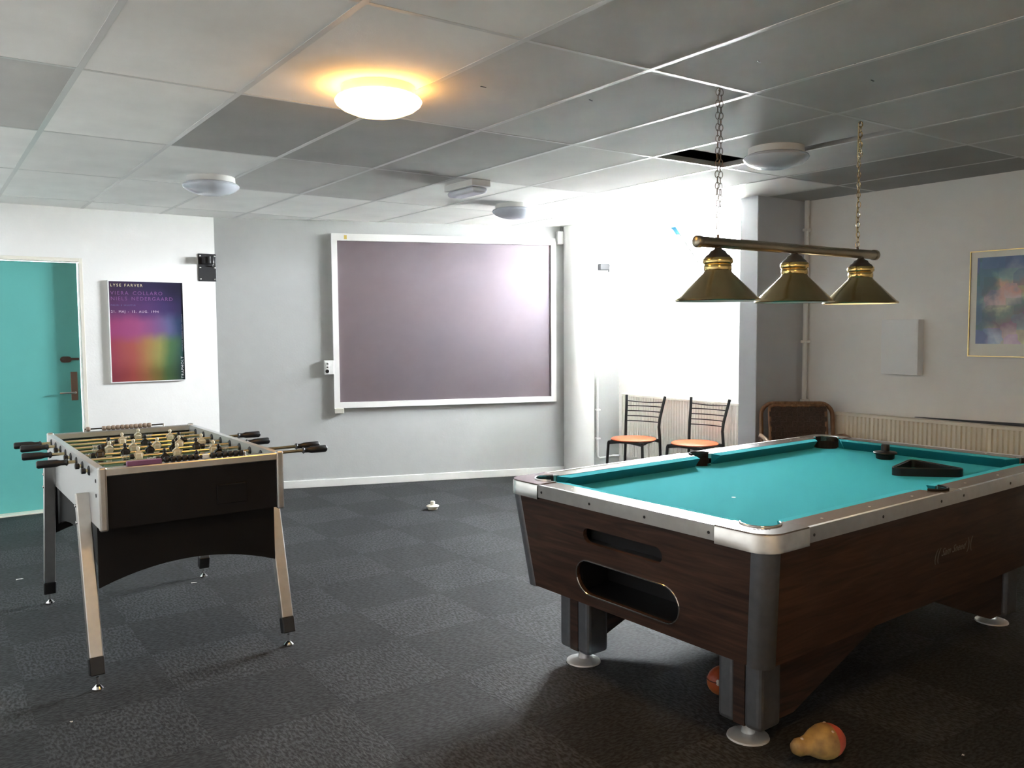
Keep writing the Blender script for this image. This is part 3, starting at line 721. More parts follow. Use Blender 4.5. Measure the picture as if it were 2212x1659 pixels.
# rails: laminate top, metal side trim, cushion
TH = .024
def rail(kind, a0, a1, s):
    """kind 'end' runs along y at x = s*HL, kind 'side' runs along x at y = s*HW"""
    if kind == 'side': f = lambda a, o: (a, s * o); inn, out, nose = IV, HW, NV
    else: f = lambda a, o: (s * o, a); inn, out, nose = IU, HL, NU
    b = MB(); b.prism([f(a0, inn), f(a1, inn), f(a1, out - .004), f(a0, out - .004)], TOP - TH, TOP)
    ro = b.build('rail', RAIL_X if kind == 'side' else RAIL_Y, pt)
    b = MB(); b.prism([f(a0, out - .016), f(a1, out - .016), f(a1, out), f(a0, out)], TOP - .052, TOP - .003)
    b.prism([f(a0, out - .012), f(a1, out - .012), f(a1, out + .002), f(a0, out + .002)], TOP - .0035, TOP + .0015)
    b.build('side_trim', ALU, ro)
    b = MB(); c0, c1 = a0, a1
    # cushion: triangular section, mitred at the pockets
    ca, cb = CUSH[(kind, round(a0, 3), round(a1, 3))]
    sec = [(inn, TOP - .001), (nose, TOP - .006), (nose + .003, TOP - .012), (nose + .034, BED - .001), (inn + .002, BED - .001)]
    A = [b.v((*f(ca + (.045 if o < inn - .01 else 0) * CUSHD[(kind, round(a0, 3), round(a1, 3))][0], o), z)) for o, z in sec]
    B = [b.v((*f(cb - (.045 if o < inn - .01 else 0) * CUSHD[(kind, round(a0, 3), round(a1, 3))][1], o), z)) for o, z in sec]
    b.bm.faces.new(A); b.bm.faces.new(B[::-1])
    for i in range(5): b.bm.faces.new((A[i], A[(i + 1) % 5], B[(i + 1) % 5], B[i]))
    bmesh.ops.recalc_face_normals(b.bm, faces=list(b.bm.faces))
    b.build('cushion', CLOTH, ro)
    n = 3 if kind == 'side' else 4
    for k in range(n):
        a = a0 + (a1 - a0) * ((k + .08) / (n - .84) if kind == 'end' else (k + .06) / (n - .88))
        x, y = f(a, out)
        ax = (0, PI / 2 * s, 0) if kind == 'end' else (-PI / 2 * s, 0, 0)
        link('screw', SCREW, ro, (x, y, TOP - .028), rot=ax)
        if kind == 'side' and k < 3 or kind == 'end' and k < 3:
            aa = a0 + (a1 - a0) * (k + .5) / 3
            x, y = f(aa, inn + .048); link('sight_dot', SIGHT, ro, (x, y, TOP))
SCREW = MB().lathe([(.0055, 0), (.0055, .0012), (0, .0014)], 10).mesh('screw', BLACKM)
SIGHT = MB().lathe([(.005, 0), (.005, .0004), (0, .0005)], 10).mesh('sight_dot', mat('pearl_dot', (.7, .66, .55), .3))
CE = .215                          # length of the corner cap along each side
sides = {('end', -HW + CE, HW - CE), ('side', -HL + CE, -.066), ('side', .066, HL - CE)}
CUSH, CUSHD = {}, {}
for k_, a0, a1 in sides:
    key = (k_, round(a0, 3), round(a1, 3))
    if k_ == 'end': CUSH[key] = (-.485, .485); CUSHD[key] = (1, 1)
    elif a0 < 0: CUSH[key] = (-.985, -.062); CUSHD[key] = (1, .4)
    else: CUSH[key] = (.062, .985); CUSHD[key] = (.4, 1)
for s in (-1, 1):
    for k_, a0, a1 in sorted(sides): rail(k_, a0, a1, s)
# corner caps with pocket
CAPT = mat('worn_cap_plate', (.30, .26, .23), .22, .75, noise=(12, .12))
for su in (-1, 1):
    for sv in (-1, 1):
        r = .075; g = .002
        out = [(HL - CE + g, HW)] + arc(HL - r, HW - r, r, PI / 2, 0, 9) + [(HL, HW - CE + g)]
        inner = [(IU, HW - CE + g)]
        c = PKC; t0, t1 = math.atan2(HW - CE + .05 - c[1], IU - c[0]), 0
        # horseshoe edge of the pocket: arc from the end-rail side to the side-rail side, round the outside
        aa = [-.30 * PI + (.5 + .6) * PI * k / 14 for k in range(15)]
        horse = [(c[0] + PKR * math.cos(t), c[1] + PKR * math.sin(t)) for t in aa]
        inner += horse + [(HL - CE + g, IV)]
        poly = [(su * x, sv * y) for x, y in out + inner]
        cap = MB().prism(poly, TOP - TH, TOP + .003).build('corner_cap', CAPT, pt)
        # chrome skirt
        b = MB()
        o2 = [(HL - CE + g, HW + .003)] + arc(HL - r, HW - r, r + .003, PI / 2, 0, 10) + [(HL + .003, HW - CE + g)]
        ring = []
        for z, d in ((TOP - .060, 0.), (TOP - .006, 0.), (TOP + .002, .006)):
            rr = [(HL - CE + g, HW + .003 - d)] + arc(HL - r, HW - r, r + .003 - d, PI / 2, 0, 10) + [(HL + .003 - d, HW - CE + g)]
            ring.append([b.v((su * x, sv * y, z)) for x, y in rr])
        inn_ = []
        for z in (TOP + .002, TOP - .060):
            rr = [(HL - CE + g, HW - .012)] + arc(HL - r, HW - r, r - .012, PI / 2, 0, 10) + [(HL - .012, HW - CE + g)]
            inn_.append([b.v((su * x, sv * y, z)) for x, y in rr])
        rows_ = ring + inn_; rows_.append(ring[0])
        for A, B in zip(rows_, rows_[1:]):
            for i in range(len(A) - 1):
                f = b.bm.faces.new((A[i], A[i + 1], B[i + 1], B[i])); f.smooth = True
        bmesh.ops.recalc_face_normals(b.bm, faces=list(b.bm.faces))
        b.build('chrome_skirt', mat('worn_chrome', (.78, .77, .74), .26, 1.0, noise=(14, .15)), cap)
        b = MB(); b.tube([(su * x, sv * y, TOP + .004) for x, y in horse], .0045, 7); b.build('pocket_ring', CHROME, cap)
        b = MB(); b.lathe([(PKR + .004, BED - .021), (PKR + .003, TOP - .10), (PKR - .01, TOP - .14), (.02, TOP - .16), (0, TOP - .162)], 24, (su * c[0], sv * c[1], 0), cap=False); b.build('pocket_cup', SLATE_EDGE, cap)
        lin_ = [(c[0] + (PKR + .007) * math.cos(t), c[1] + (PKR + .007) * math.sin(t)) for t in aa[::-1]]
        b = MB()
        for i_ in range(len(horse) - 1):
            q4 = [horse[i_], horse[i_ + 1], lin_[-i_ - 2], lin_[-i_ - 1]]
            b.prism([(su * x, sv * y) for x, y in q4], BED - .03, TOP - .002)
        b.build('pocket_liner', SLATE_EDGE, cap)
        if su < 0 and sv < 0:
            link('lettering', with_mat(text_mesh('VALLEY', .019, .0004, space=1.2), CHROME), cap, (-HL + .028, -HW + .10, TOP + .0036), rz=-PI / 4 + .05, label='raised chrome lettering')
# side pockets
for s in (-1, 1):
    horse = [(SPR * math.cos(t), s * (SPC[1] + SPR * math.sin(t))) for t in [PI * k / 14 - .12 + .24 * 0 for k in range(15)]]
    poly = [(.066, s * (HW - .004)), (.066, s * IV)] + [(x, y) for x, y in horse if True] + [(-.066, s * IV), (-.066, s * (HW - .004))]
    pk = MB().prism(poly, TOP - TH, TOP).build('side_pocket', CAPT, pt)
    b = MB(); b.tube([(x, y, TOP + .004) for x, y in horse], .0045, 7); b.build('pocket_ring', SLATE_EDGE, pk)
    b = MB(); b.lathe([(SPR + .004, BED - .021), (SPR + .003, TOP - .10), (SPR - .01, TOP - .14), (.02, TOP - .16), (0, TOP - .162)], 24, (0, s * SPC[1], 0), cap=False); b.build('pocket_cup', SLATE_EDGE, pk)
    b = MB()
    for i_ in range(len(horse) - 1):
        (xa, ya), (xb, yb) = horse[i_], horse[i_ + 1]; k_ = 1 + .006 / SPR
        f_o = lambda x, y: (x * k_, s * SPC[1] + (y - s * SPC[1]) * k_)
        b.prism([(xa, ya), (xb, yb), f_o(xb, yb), f_o(xa, ya)], BED - .03, TOP - .002)
    b.build('pocket_liner', SLATE_EDGE, pk)
    b = MB(); b.prism([(-.066, s * (HW - .014)), (.066, s * (HW - .014)), (.066, s * HW), (-.066, s * HW)], TOP - .052, TOP - .001); b.build('side_trim', ALU, pk)
# legs: a metal-edged post on each corner and a long sloping gusset along the side
LU, LV = .955, .435
for su in (-1, 1):
    for sv in (-1, 1):
        b = MB(); x0, x1 = sorted((su * (LU + .055), su * (LU - .06))); y0, y1 = sorted((sv * (LV + .09), sv * (LV - .09)))
        b.box(x0, x1, y0 + .066, y1 - .066, .062, ZB + .006); leg = b.build('leg', WALNUT_Y, pt)
        for yy in (y0, y1 - .067):
            b = MB(); b.box(x0 - .003, x1 + .003, yy - .003, yy + .070, .058, ZB + .004, bev=.018, seg=3); b.build('leg_metal', MATS['dull_grey_metal'], leg)
        # gusset
        yg = sv * (LV + .055)
        pts = [(su * (LU - .05), ZB + .004), (su * (LU - .05), .065), (su * (LU - .17), .065), (su * .10, ZB - .03), (su * .0, ZB - .03), (su * 0, ZB + .004)]
        b = MB(); b.prism(pts, yg - .013, yg + .013, 'y'); b.build('gusset', WALNUT_X, leg)
        b = MB(); b.lathe([(.075, 0), (.073, .006), (.05, .013), (.024, .018), (.018, .06), (.018, .075)], 28, (su * LU, sv * LV, 0)); b.build('leveler', mat('pale_chrome', (.62, .62, .61), .38, .5), leg)
# maker's script on the long side
tt = math.atan2(aV - bV, ZC - ZB)
SCRIPT = mat('worn_silver_print', (.20, .19, .19), .5, .2)
def side_text(s, size, x, z, shear):
    yv = bV + (aV - bV) * (z - ZB) / (ZC - ZB)
    o = link('lettering', with_mat(text_mesh(s, size, .0004, shear=shear), SCRIPT), side_near, (x, -yv - .0006, z), rot=(PI / 2 + tt, 0, 0))
side_text('Sam Sneed', .046, -.005, .532, .35); side_text('((', .07, -.062, .520, .1); side_text(')(', .07, .215, .528, -.1)

# ------------------------------------------------------------------ things on the table
def tl(u, v, z): 
    c, s = math.cos(TR), math.sin(TR); return (TX + c * u - s * v, TY + s * u + c * v, z)
# triangle rack
tr = thing('ball_rack', 'black plastic triangle ball rack lying on the turquoise cloth', 'ball rack', tl(.62, -.243, BED), TR)
def tri(R, rc):
    out = []
    for k in range(3):
        a = math.radians(163) + k * 2 * PI / 3
        cx, cy = (R - rc) * math.cos(a), (R - rc) * math.sin(a); out += arc(cx, cy, rc, a - PI / 3, a + PI / 3, 5)
    return out
me = curve_mesh('frame', [tri(.175, .035), tri(.158, .018)], .018)
link('frame', with_mat(me, BLACKP), tr, (0, 0, .018))
b = MB(); b.tube([(x, y, .036) for x, y in tri(.170, .030)], .004, 6, closed=True); b.build('rim', BLACKP, tr)
# air hockey strikers
def striker(name, label, loc, m1, sc=1.):
    t = thing(name, label, 'striker', loc)
    MB().lathe([(.036, 0), (.040, .004), (.041, .020), (.038, .022)], 28).build('base', m1, t)
    MB().lathe([(.038, .021), (.050, .024), (.052, .029), (.049, .033), (.026, .036), (.020, .038)], 32).build('flange', m1, t)
    MB().lathe([(.019, .036), (.0185, .064), (.016, .068), (0, .069)], 24).build('knob', m1, t)
    t.scale = (sc,) * 3
    return t
striker('air_hockey_striker', 'cream white air hockey striker lying on the carpet', tuple(Vector((3.36, 5.875, 0))), mat('cream_plastic', (.80, .78, .68), .35))
striker('air_hockey_striker', 'black air hockey striker on the pool table by the far cushion', tl(.90, .10, BED), BLACKP, 1.15)

# ------------------------------------------------------------------ pool table lamp: brass bar with three cone shades on chains
LYc, BZ = 2.42, 1.805
pn = thing('billiard_lamp', 'brass billiard lamp with three cone shades hanging on chains above the pool table', 'pendant lamp', (0, LYc, 0))
LXS = (2.772, 3.287, 3.806)
b = MB(); b.cyl((2.66, 0, BZ), (3.915, 0, BZ), .0225, 20); bar = b.build('bar', mat('aged_brass', (.42, .37, .28), .3, 1.0, noise=(8, .1)), pn)
for x0, x1 in ((2.635, 2.668), (3.905, 3.938)):
    MB().tube([(x0, 0, BZ), (x0 + .006, 0, BZ), (x1 - .006, 0, BZ), (x1, 0, BZ)], [.019, .0255, .0255, .019], 20).build('end_cap', MATS['aged_brass'], bar)
Z0 = 1.562
for k, x in enumerate(LXS):
    sh = MB().lathe([(.1735, 0), (.176, .004), (.1735, .009), (.163, .016), (.060, .118), (.055, .130)], 48, (x, 0, Z0), cap=False)
    so = sh.build('shade', BRASS, pn)
    MB().lathe([(.1725, .001), (.161, .013), (.058, .115), (.04, .12), (0, .121)], 48, (x, 0, Z0), cap=False).build('inner_face', SHADEIN, so)
    MB().lathe([(.055, .126), (.058, .130), (.058, .150), (.055, .153), (.061, .157), (.063, .162), (.062, .176), (.057, .181)], 32, (x, 0, Z0), cap=False).build('gallery', BRASSB, so)
    MB().lathe([(.058, .178), (.050, .190), (.038, .198), (.031, .210), (.018, .216), (.014, .222), (.014, .24)], 24, (x, 0, Z0)).build('holder', BRASSD, so)
    if k == 2:
        MB().ball((x, 0, Z0 + .085), .03).build('bulb', mat('lit_bulb', (1, .9, .7), .3, emit=((1.0, .72, .36), 2.2)), so, label='small lit bulb')
    else:
        MB().ball((x, 0, Z0 + .085), .03).build('bulb', mat('unlit_bulb', (.75, .75, .72), .2), so)
# chains
lk = []
for k in range(20):
    a = 2 * PI * k / 20; lk.append((.0085 * math.cos(a), 0, .0150 * math.sin(a)))
LINK = MB().tube(lk, .0016, 6, closed=True).mesh('chain_link', BRASSD)
LINKB = MB().tube(lk, .0018, 6, closed=True).mesh('chain_link', BRASS)
def chain(x, me, strands, zt, zb, wob=0.):
    root = D.objects.new('chain', None); COL.objects.link(root); root.parent = pn; root.empty_display_size = .05
    for si, (dx, zlo) in enumerate(strands):
        n = max(2, int((zt - zlo) / .0235))
        for k in range(n):
            z = zt - .016 - k * (zt - zlo - .03) / (n - 1)
            link('chain_link', me, root, (x + dx + random.uniform(-1, 1) * wob, random.uniform(-1, 1) * wob, z), rot=(0, random.uniform(-.1, .1), (PI / 4 if k % 2 else -PI / 4) + random.uniform(-.3, .3)))
    MB().tube([(x, 0, zb - .004), (x, 0, zb + .012)], [.007, .004], 10).build('hook', BRASSD, root)
    b = MB(); b.tube([(x, 0, zt + .004), (x + .004, 0, zt - .008), (x, 0, zt - .014), (x - .006, 0, zt - .006)], .002, 6); b.build('ceiling_hook', BRASSD, root)
chain(LXS[0], LINK, ((-.009, BZ + .03), (.010, BZ + .10)), CH, BZ + .0225, .001)
chain(3.776, LINKB, ((0, BZ + .03), (.010, CH - .17)), CH, BZ + .0225, .002)
b = MB(); b.tube([(3.776 - .006, .004, CH - .01), (3.776 - .010, .004, CH - .15), (3.776 + .012, .004, CH - .3), (3.776 - .010, .004, CH - .46), (3.776 - .004, .0, CH - .58), (3.776, 0, BZ + .02)], .0022, 6)
b.build('flex', mat('gold_flex', (.55, .48, .30), .4), pn)

# ------------------------------------------------------------------ table football
FX, FY = .947, 4.39
ft = thing('football_table', 'table football game with black ends, silver sides and splayed metal legs', 'football table', (FX, FY, 0), math.radians(.6))
FW, FLn, FT, FB = .3775, .725, .905, .66
ROD_Z = .874
rod_y = [(-.516 + .1532 * k) for k in range(8)]
HOLE = [(y, ROD_Z) for y in rod_y]
for s in (-1, 1):
    out = [(-FLn, FB), (FLn, FB), (FLn, FT), (-FLn, FT)]
    me = curve_mesh('side_board', [out] + [[(y + .017 * math.cos(2 * PI * k / 14), ROD_Z + .017 * math.sin(2 * PI * k / 14)) for k in range(14)] for y in rod_y], .014)
    o = link('side_board', with_mat(me, ALUP), ft, (s * (FW - .014), 0, 0), rot=(PI / 2, 0, PI / 2))
    b = MB(); b.box(s * FW - .034 if s > 0 else s * FW - .002, s * FW + .002 if s > 0 else s * FW + .034, -FLn, FLn, FT - .001, FT + .006, bev=.002); b.build('top_trim', ALU, o)
    D.objects[o.name].children[0].parent = ft if False else o
    # undo the board's rotation for the trim
    for ch in o.children: ch.matrix_local = o.matrix_local.inverted()
    for (y, z) in ((-.655, FT - .055), (-.655, FT - .115), (.655, FT - .055), (.655, FT - .115)):
        b = MB(); b.lathe([(.008, 0), (.008, .002), (0, .003)], 10); link('bolt', b.mesh('bolt', BLACKM), ft, (s * FW, y, z), rot=(0, s * PI / 2, 0))
for s in (-1, 1):
    e = MB(); e.box(-FW + .028, FW - .028, min(s * (FLn - .012), s * (FLn - .03)), max(s * (FLn - .012), s * (FLn - .03)), FB, FT - .03); eo = e.build('end_board', mat('black_laminate', (.008, .008, .010), .5, spec=.25, noise=(20, .1)), ft)
    b = MB(); b.box(-FW + .026, FW - .026, min(s * FLn, s * (FLn - .036)), max(s * FLn, s * (FLn - .036)), FT - .032, FT, bev=.004); b.build('top_rail', ALU, eo)
    for sx in (-1, 1):
        b = MB(); x0, x1 = sorted((sx * (FW + .002), sx * (FW - .03))); y0, y1 = sorted((s * (FLn + .002), s * (FLn - .03)))
        b.box(x0, x1, y0, y1, FB - .008, FT + .007, bev=.008, seg=3); b.build('corner_post', ALU, eo)
    # ball return
    y = s * (FLn - .012)
    b = MB(); b.box(.085, .215, min(y, y + s * .004), max(y, y + s * .004), FB + .045, FB + .13, bev=.001); b.build('ball_return', MATS['black_laminate'], eo)
    b = MB(); b.box(.095, .205, min(y + s * .003, y + s * .012), max(y + s * .003, y + s * .012), FB + .126, FB + .131); b.build('return_lip', BLACKP, eo)
GREEN = mat('pitch_green', (.16, .30, .22), .4)
MB().box(-FW + .028, FW - .028, -FLn + .03, FLn - .03, FB + .08, FB + .09).build('pitch', GREEN, ft)
MB().box(-FW + .028, FW - .028, -FLn + .03, FLn - .03, FB + .002, FB + .012).build('underside', BLACKM, ft)
for s in (-1, 1):
    MB().box(-.11, .11, min(s * (FLn - .036), s * (FLn - .05)), max(s * (FLn - .036), s * (FLn - .05)), FB + .09, FB + .17).build('goal', BLACKM, ft)
# arched skirts under the box
def arch(L, zt, z0, z1, n=14): return [(-L, zt), (-L, z0)] + [(-L + 2 * L * k / n, z0 + (z1 - z0) * (1 - (2 * k / n - 1) ** 2)) for k in range(1, n)] + [(L, z0), (L, zt)]
SK = mat('black_skirt', (.008, .0075, .008), .6, spec=.25)
for s in (-1, 1):
    MB().prism(arch(FW - .006, FB, .395, .465), s * .60 - .008, s * .60 + .008, 'y').build('end_skirt', SK, ft)
    MB().prism(arch(.592, FB, .44, .53), s * (FW - .028) - .008, s * (FW - .028) + .008, 'x').build('side_skirt', SK, ft)
# splayed legs
LEGX = .402
for sx in (-1, 1):
    for sy in (-1, 1):
        top = Vector((sx * LEGX, sy * .47, .775)); bot = Vector((sx * LEGX, sy * .655, .125))
        ax = (top - bot).normalized(); Xv = Vector((1, 0, 0)); Yv = ax.cross(Xv)
        m = Matrix.Identity(4)
        for i, v in enumerate((Xv, Yv, ax)):
            for k in range(3): m[k][i] = v[k]
        for k in range(3): m[k][3] = bot[k]
        Lg = (top - bot).length
        b = MB(m); b.box(-.027, .027, -.02, .02, 0, Lg, bev=.005, seg=2)
        lg = b.build('leg', ALU, ft)
        b = MB(m); b.box(-.029, .029, -.022, .022, -.068, .004, bev=.004, seg=1); b.build('leg_cap', BLACKP, lg)
        fp = bot - ax * .068
        b = MB(); b.tube([(fp.x, fp.y, .052), (fp.x, fp.y, .015)], .006, 8); b.lathe([(.021, 0), (.022, .006), (.016, .012), (.006, .022)], 16, (fp.x, fp.y, 0)); b.build('foot', CHROME, lg)
        for q in (.05, .12):
            c = m @ Vector((sx * .027, 0, Lg - q)); b = MB(); b.lathe([(.008, 0), (.007, .004), (0, .006)], 10); link('bolt', b.mesh('bolt', CHROME), lg, c, rot=(0, sx * PI / 2, 0))
# one player figure of each colour
def figure(name, m_):
    b = MB()
    b.box(-.011, .011, -.013, .013, -.072, -.030, bev=.004)          # foot
    b.prism([(-.011, -.034), (.011, -.034), (.016, -.008), (.022, .004), (.018, .013), (.009, .020), (.005, .025), (-.005, .025), (-.009, .020), (-.018, .013), (-.022, .004), (-.016, -.008)], -.009, .009, 'y')
    b.box(-.014, .014, -.013, .013, -.013, .012, bev=.004)
    b.lathe([(.0, .022), (.0045, .023), (.0045, .027), (.0075, .030), (.0088, .036), (.0075, .042), (.003, .046), (0, .0465)], 12)
    return b.mesh(name, m_)
MAN_W = figure('player', mat('cream_player', (.72, .66, .50), .35)); MAN_B = figure('player', mat('black_player', (.012, .010, .011), .3))
HANDLE = MB().tube([(0, 0, 0), (.006, 0, 0), (.012, 0, 0), (.030, 0, 0), (.045, 0, 0), (.118, 0, 0), (.124, 0, 0)], [.011, .0165, .012, .012, .0165, .0175, .013], 14).mesh('handle', BLACKP)
BUSH = MB().tube([(-.006, 0, 0), (-.002, 0, 0), (.002, 0, 0), (.006, 0, 0)], [.016, .021, .021, .016], 16).mesh('bushing', BLACKP)
STOP = MB().tube([(-.009, 0, 0), (-.007, 0, 0), (.007, 0, 0), (.009, 0, 0)], [.009, .0125, .0125, .009], 12).mesh('stop_ring', BLACKP)
hx_ = []
for k in range(60): a = 2 * PI * k / 8; hx_.append((k / 59 * .045, .0105 * math.cos(a), .0105 * math.sin(a)))
SPRING = MB().tube(hx_, .0012, 4).mesh('spring', STEEL)
MEN = {0: [0], 1: [-.12, .12], 2: [-.17, 0, .17], 3: [-.22, -.11, 0, .11, .22], 4: [-.22, -.11, 0, .11, .22], 5: [-.17, 0, .17], 6: [-.12, .12], 7: [0]}
# handle side, handle tip position along x (table centre = 0)
TIP = {0: (1, .675), 1: (1, .700), 3: (1, .555), 5: (1, .612), 2: (-1, -.536), 4: (-1, -.560), 6: (-1, -.535), 7: (-1, -.548)}
LAMPTINT_ROD = mat('polished_rod_lamp_tint', (.76, .64, .40), .14, 1.0)  # chrome rods; warm reflection of the lit ceiling lamp is tinted into the colour
for k in range(8):
    s, tip = TIP[k]; y = rod_y[k]
    end = tip - s * .10; other = -s * (FW + .022)
    b = MB(); b.cyl((end, y, ROD_Z), (other, y, ROD_Z), .0075, 12); ro = b.build('rod', LAMPTINT_ROD, ft)
    link('handle', HANDLE, ro, (tip - s * .124, y, ROD_Z), rz=0 if s > 0 else PI)
    for q in (-1, 1):
        link('bushing', BUSH, ro, (q * FW, y, ROD_Z)); link('bushing', BUSH, ro, (q * (FW - .028), y, ROD_Z))
    link('end_stop', STOP, ro, (other, y, ROD_Z))
    shift = (tip - s * .60) * .8
    mn = MEN[k]
    for x in mn: link('player', MAN_B if s > 0 else MAN_W, ro, (max(-.30, min(.30, x + shift)), y, ROD_Z), rot=(random.uniform(-.25, .25), 0, PI / 2 if False else 0))
    lim = max(abs(x) for x in mn) + .03
    for q in (-1, 1):
        xs = max(-.32, min(.32, q * lim + shift))
        link('stop_ring', STOP, ro, (xs, y, ROD_Z)); 
        if abs(xs) < .29: link('spring', SPRING, ro, (xs, y, ROD_Z), rz=0 if q > 0 else PI)
# score beads on both ends
BEAD = lambda m_: MB().tube([(-.011, 0, 0), (-.007, 0, 0), (.007, 0, 0), (.011, 0, 0)], [.009, .0125, .0125, .009], 12).mesh('score_bead', m_)
for s, m_, xs in ((-1, BLACKP, [-.115 + .024 * k for k in range(6)] + [.075, .10, .124, .148, .172, .196]), (1, mat('beige_bead', (.40, .31, .25), .45), [-.18] + [-.10 + .0235 * k for k in range(11)])):
    y = s * (FLn - .018)
    b = MB(); b.cyl((-.20, y, FT + .013), (.215, y, FT + .013), .004, 8); sr = b.build('score_rod', BLACKM, ft)
    me = BEAD(m_)
    for x in xs: link('score_bead', me, sr, (x, y, FT + .013))
    for x in (-.198, .212): MB().box(x - .004, x + .004, y - .005, y + .005, FT, FT + .018, bev=.002).build('score_post', ALU, sr)
    if s < 0:
        MB().box(.03, .058, y - .011, y + .011, FT + .002, FT + .022, bev=.004).build('score_marker', TRIM, sr)
        MB().box(-.27, -.135, y - .010, y + .012, FT, FT + .020, bev=.002).build('purple_strip', mat('purple_plastic', (.22, .09, .20), .4), ft)

# ------------------------------------------------------------------ chairs with orange seats
ORANGE = mat('orange_seat', (.62, .14, .055), .42, noise=(3, .05))
def cafe_chair(label, loc, rz):
    t = thing('cafe_chair', label, 'chair', loc, rz, 'metal chairs with round orange seats')   # faces local -y
    MB().lathe([(.0, .452), (.19, .452), (.198, .456), (.2, .463), (.194, .469), (0, .472)], 40).build('seat', ORANGE, t)
    r = .0125
    for s in (-1, 1):
        b = MB(); b.tube([(s * .185, .185, 0), (s * .178, .182, .25), (s * .170, .178, .46), (s * .165, .172, .56), (s * .168, .182, .63), (s * .180, .215, .74), (s * .192, .240, .83)], r, 10); b.build('back_post', BLACKM, t)
        b = MB(); b.tube([(s * .185, -.185, 0), (s * .165, -.165, .43), (s * .16, -.16, .447)], r, 10); b.build('front_leg', BLACKM, t)
        b = MB(); b.prism([(-.165, .452), (-.165, .425), (-.06, .438), (.08, .438), (.175, .425), (.175, .452)], s * .162 - .008, s * .162 + .008, 'x'); b.build('side_rail', BLACKM, t)
    for yy in (-.16, .17):
        b = MB(); b.prism([(-.165, .452), (-.165, .42), (-.05, .436), (.05, .436), (.165, .42), (.165, .452)], yy - .008, yy + .008, 'y'); b.build('cross_rail', BLACKM, t)
    for k, z in enumerate((.60, .645, .69, .735, .78)):
        fx = .167 + (z - .6) * .1; fy = .176 + max(0, z - .6) * .30
        pts = [(-fx + 2 * fx * i / 10, fy + .03 * math.sin(PI * i / 10), z + (.0 if k < 4 else -.012) * math.sin(PI * i / 10)) for i in range(11)]
        MB().tube(pts, .0048, 6).build('back_slat', BLACKM, t)
    return t
cafe_chair('black metal chair with round orange seat, nearer the column and heating pipe', (5.21, 5.50, 0), math.radians(-70))
cafe_chair('black metal chair with round orange seat, nearer the grey pier', (5.42, 4.97, 0), math.radians(-80))

# ------------------------------------------------------------------ rattan armchair in the corner
ra = thing('rattan_armchair', 'brown woven rattan armchair in the corner behind the pool table', 'armchair', (5.26, 3.74, 0), math.radians(-40))   # faces local -y
def hoop(w, y0, y1, z0, zt, rr, n=8):
    # vertical arch in x-z with rounded top corners, leaning in y
    pts = [(-w, z0), (-w, zt - rr)] + [(-w + rr - rr * math.cos(PI / 2 * k / n), zt - rr + rr * math.sin(PI / 2 * k / n)) for k in range(1, n + 1)] + [(w - rr + rr * math.sin(PI / 2 * k / n), zt - rr + rr * math.cos(PI / 2 * k / n)) for k in range(0, n + 1)] + [(w, z0)]
    return [(x, y0 + (y1 - y0) * (z - z0) / (zt - z0), z) for x, z in pts]
hp = hoop(.265, .22, .33, 0, .868, .09)
MB().tube(hp, .016, 10).build('outer_hoop', RATTAN, ra)
hp2 = hoop(.208, .205, .305, .40, .852, .03)
MB().tube(hp2, .013, 10).build('inner_hoop', RATTAN, ra)
WEAVE = mat('dark_woven_cane', (.070, .042, .030), .6, noise=(90, .35), bump=(160, .5))
b = MB(); nx, nz_ = 10, 12
for i in range(nx):     # woven back as vertical bands, alternately in front and behind
    x0, x1 = -.212 + .424 * i / nx, -.212 + .424 * (i + 1) / nx
    for k in range(nz_):
        za, zb = .40 + .448 * k / nz_, .40 + .448 * (k + 1) / nz_
        off = .004 if (i + k) % 2 else -.004
        ya, yb = .205 + .1 * (za - .4) / .485 + off, .205 + .1 * (zb - .4) / .485 + off
        b.prism([(x0, za), (x1, za), (x1, zb), (x0, zb)], (lambda ya, yb, za, zb: (lambda x, z: ya + (yb - ya) * (z - za) / (zb - za) - .004))(ya, yb, za, zb), (lambda ya, yb, za, zb: (lambda x, z: ya + (yb - ya) * (z - za) / (zb - za) + .004))(ya, yb, za, zb), 'y')
b.build('woven_back', WEAVE, ra, kind='stuff')
b = MB(); b.box(-.25, .25, -.25, .23, .36, .41, bev=.015, seg=2); b.build('woven_seat', WEAVE, ra)
for s in (-1, 1):
    b = MB(); b.tube([(s * .275, .285, .62), (s * .30, .15, .645), (s * .305, -.05, .64), (s * .30, -.20, .61), (s * .285, -.26, .54), (s * .275, -.26, .30), (s * .275, -.255, 0)], .015, 10); b.build('arm', RATTAN, ra)
    b = MB(); b.tube([(s * .275, .235, .14), (s * .275, -.255, .14)], .010, 8); b.build('stretcher', RATTAN, ra)
    b = MB(); b.tube([(s * .262, .22, .375), (s * .262, -.25, .375)], .012, 8); b.build('seat_rail', RATTAN, ra)
b = MB(); b.tube([(-.275, -.25, .37), (.275, -.25, .37)], .013, 8); b.build('front_rail', RATTAN, ra)

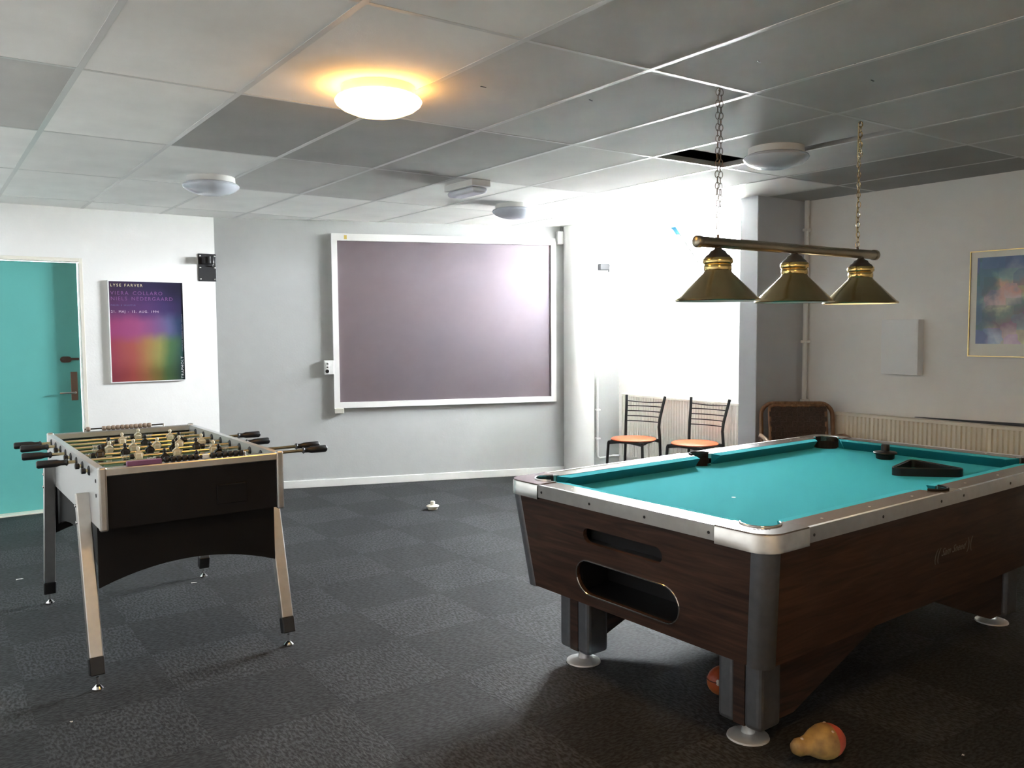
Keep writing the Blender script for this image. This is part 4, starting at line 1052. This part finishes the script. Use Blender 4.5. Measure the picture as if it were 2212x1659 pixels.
# ------------------------------------------------------------------ things on the floor
def floor_toy():
    t = thing('toy_skittle', 'worn yellow pear-shaped toy with a red end lying in front of the pool table leg', 'toy', (2.432, 1.66, .058), math.radians(-14))
    t.scale = (1.12, 1.12, 1.12)
    Tm = Matrix.Rotation(math.radians(90), 4, 'Y')
    TY_ = mat('scuffed_yellow_paint', (.50, .32, .10), .5, noise=(22, .3, (.20, .11, .05)))
    b = MB(); b.lathe([(0, -.10), (.018, -.097), (.026, -.082), (.026, -.062), (.030, -.045), (.044, -.018), (.052, .008), (.0525, .020), (.0515, .030)], 28, T=Tm, cap=False); b.build('body', TY_, t)
    b = MB(); b.lathe([(.0515, .030), (.047, .048), (.036, .066), (.020, .080), (0, .085)], 28, T=Tm, cap=False); b.build('red_end', mat('scuffed_red_paint', (.55, .10, .06), .5, noise=(25, .3)), t, label='red rounded end')
    for a, x in ((2.2, .02), (1.2, .03), (1.7, -.07)):
        r = .047 if x > 0 else .022
        MB().ball((x, r * math.cos(a), r * math.sin(a)), .007, 1, 1, 1, 8, 6).build('paint_chip', mat('bare_white_chip', (.6, .5, .42), .7), t)
    return t
floor_toy()
tb = thing('toy_ball', 'small red and orange ball on the carpet behind the pool table leg', 'ball', (2.555, 2.19, .058))
b = MB(); b.ball((0, 0, 0), .058, 1.12, .92, .98, 24, 16); b.build('skin', mat('red_orange_ball', (.42, .055, .025), .4, noise=(10, .3, (.40, .13, .03))), tb)
b = MB(); b.tube([(.058 * math.cos(a) * 1.12, .058 * math.sin(a) * .92, .012) for a in [2 * PI * k / 28 for k in range(28)]], .0022, 5, closed=True); b.build('seam', mat('dark_seam', (.10, .02, .015), .6), tb)
b = MB(); b.ball((-.052, -.026, .012), .013, .6, .8, 1, 10, 6); b.build('printed_patch', mat('white_patch', (.7, .66, .6), .5), tb)
PAPER = mat('paper_scrap', (.75, .74, .70), .7)
def scrap(label, x, y, r):
    b = MB(); n = 7; ctr = (0, 0, .004); P = [(r * random.uniform(.6, 1.1) * math.cos(2 * PI * k / n), r * .6 * random.uniform(.6, 1.1) * math.sin(2 * PI * k / n), .0006 + random.random() * .004) for k in range(n)]
    for k in range(n): b.face([ctr, P[k], P[(k + 1) % n]])
    for k in range(n): b.face([(q[0], q[1], max(0, q[2] - .0006)) for q in (ctr, P[(k + 1) % n], P[k])])
    o = b.build('paper_scrap', PAPER, loc=(x, y, 0)); tag(o, label, 'litter', 'litter on the carpet')
scrap('white paper scrap on the carpet below the turquoise door', .448, 5.66, .022)
scrap('small pale scrap on the carpet under the football table', 1.26, 4.98, .020)
scrap('tiny white crumb on the carpet in front of the football table', .42, 3.453, .008)
scrap('tiny white crumb on the carpet at the foot of the pool table shadow', 2.842, 1.39, .008)
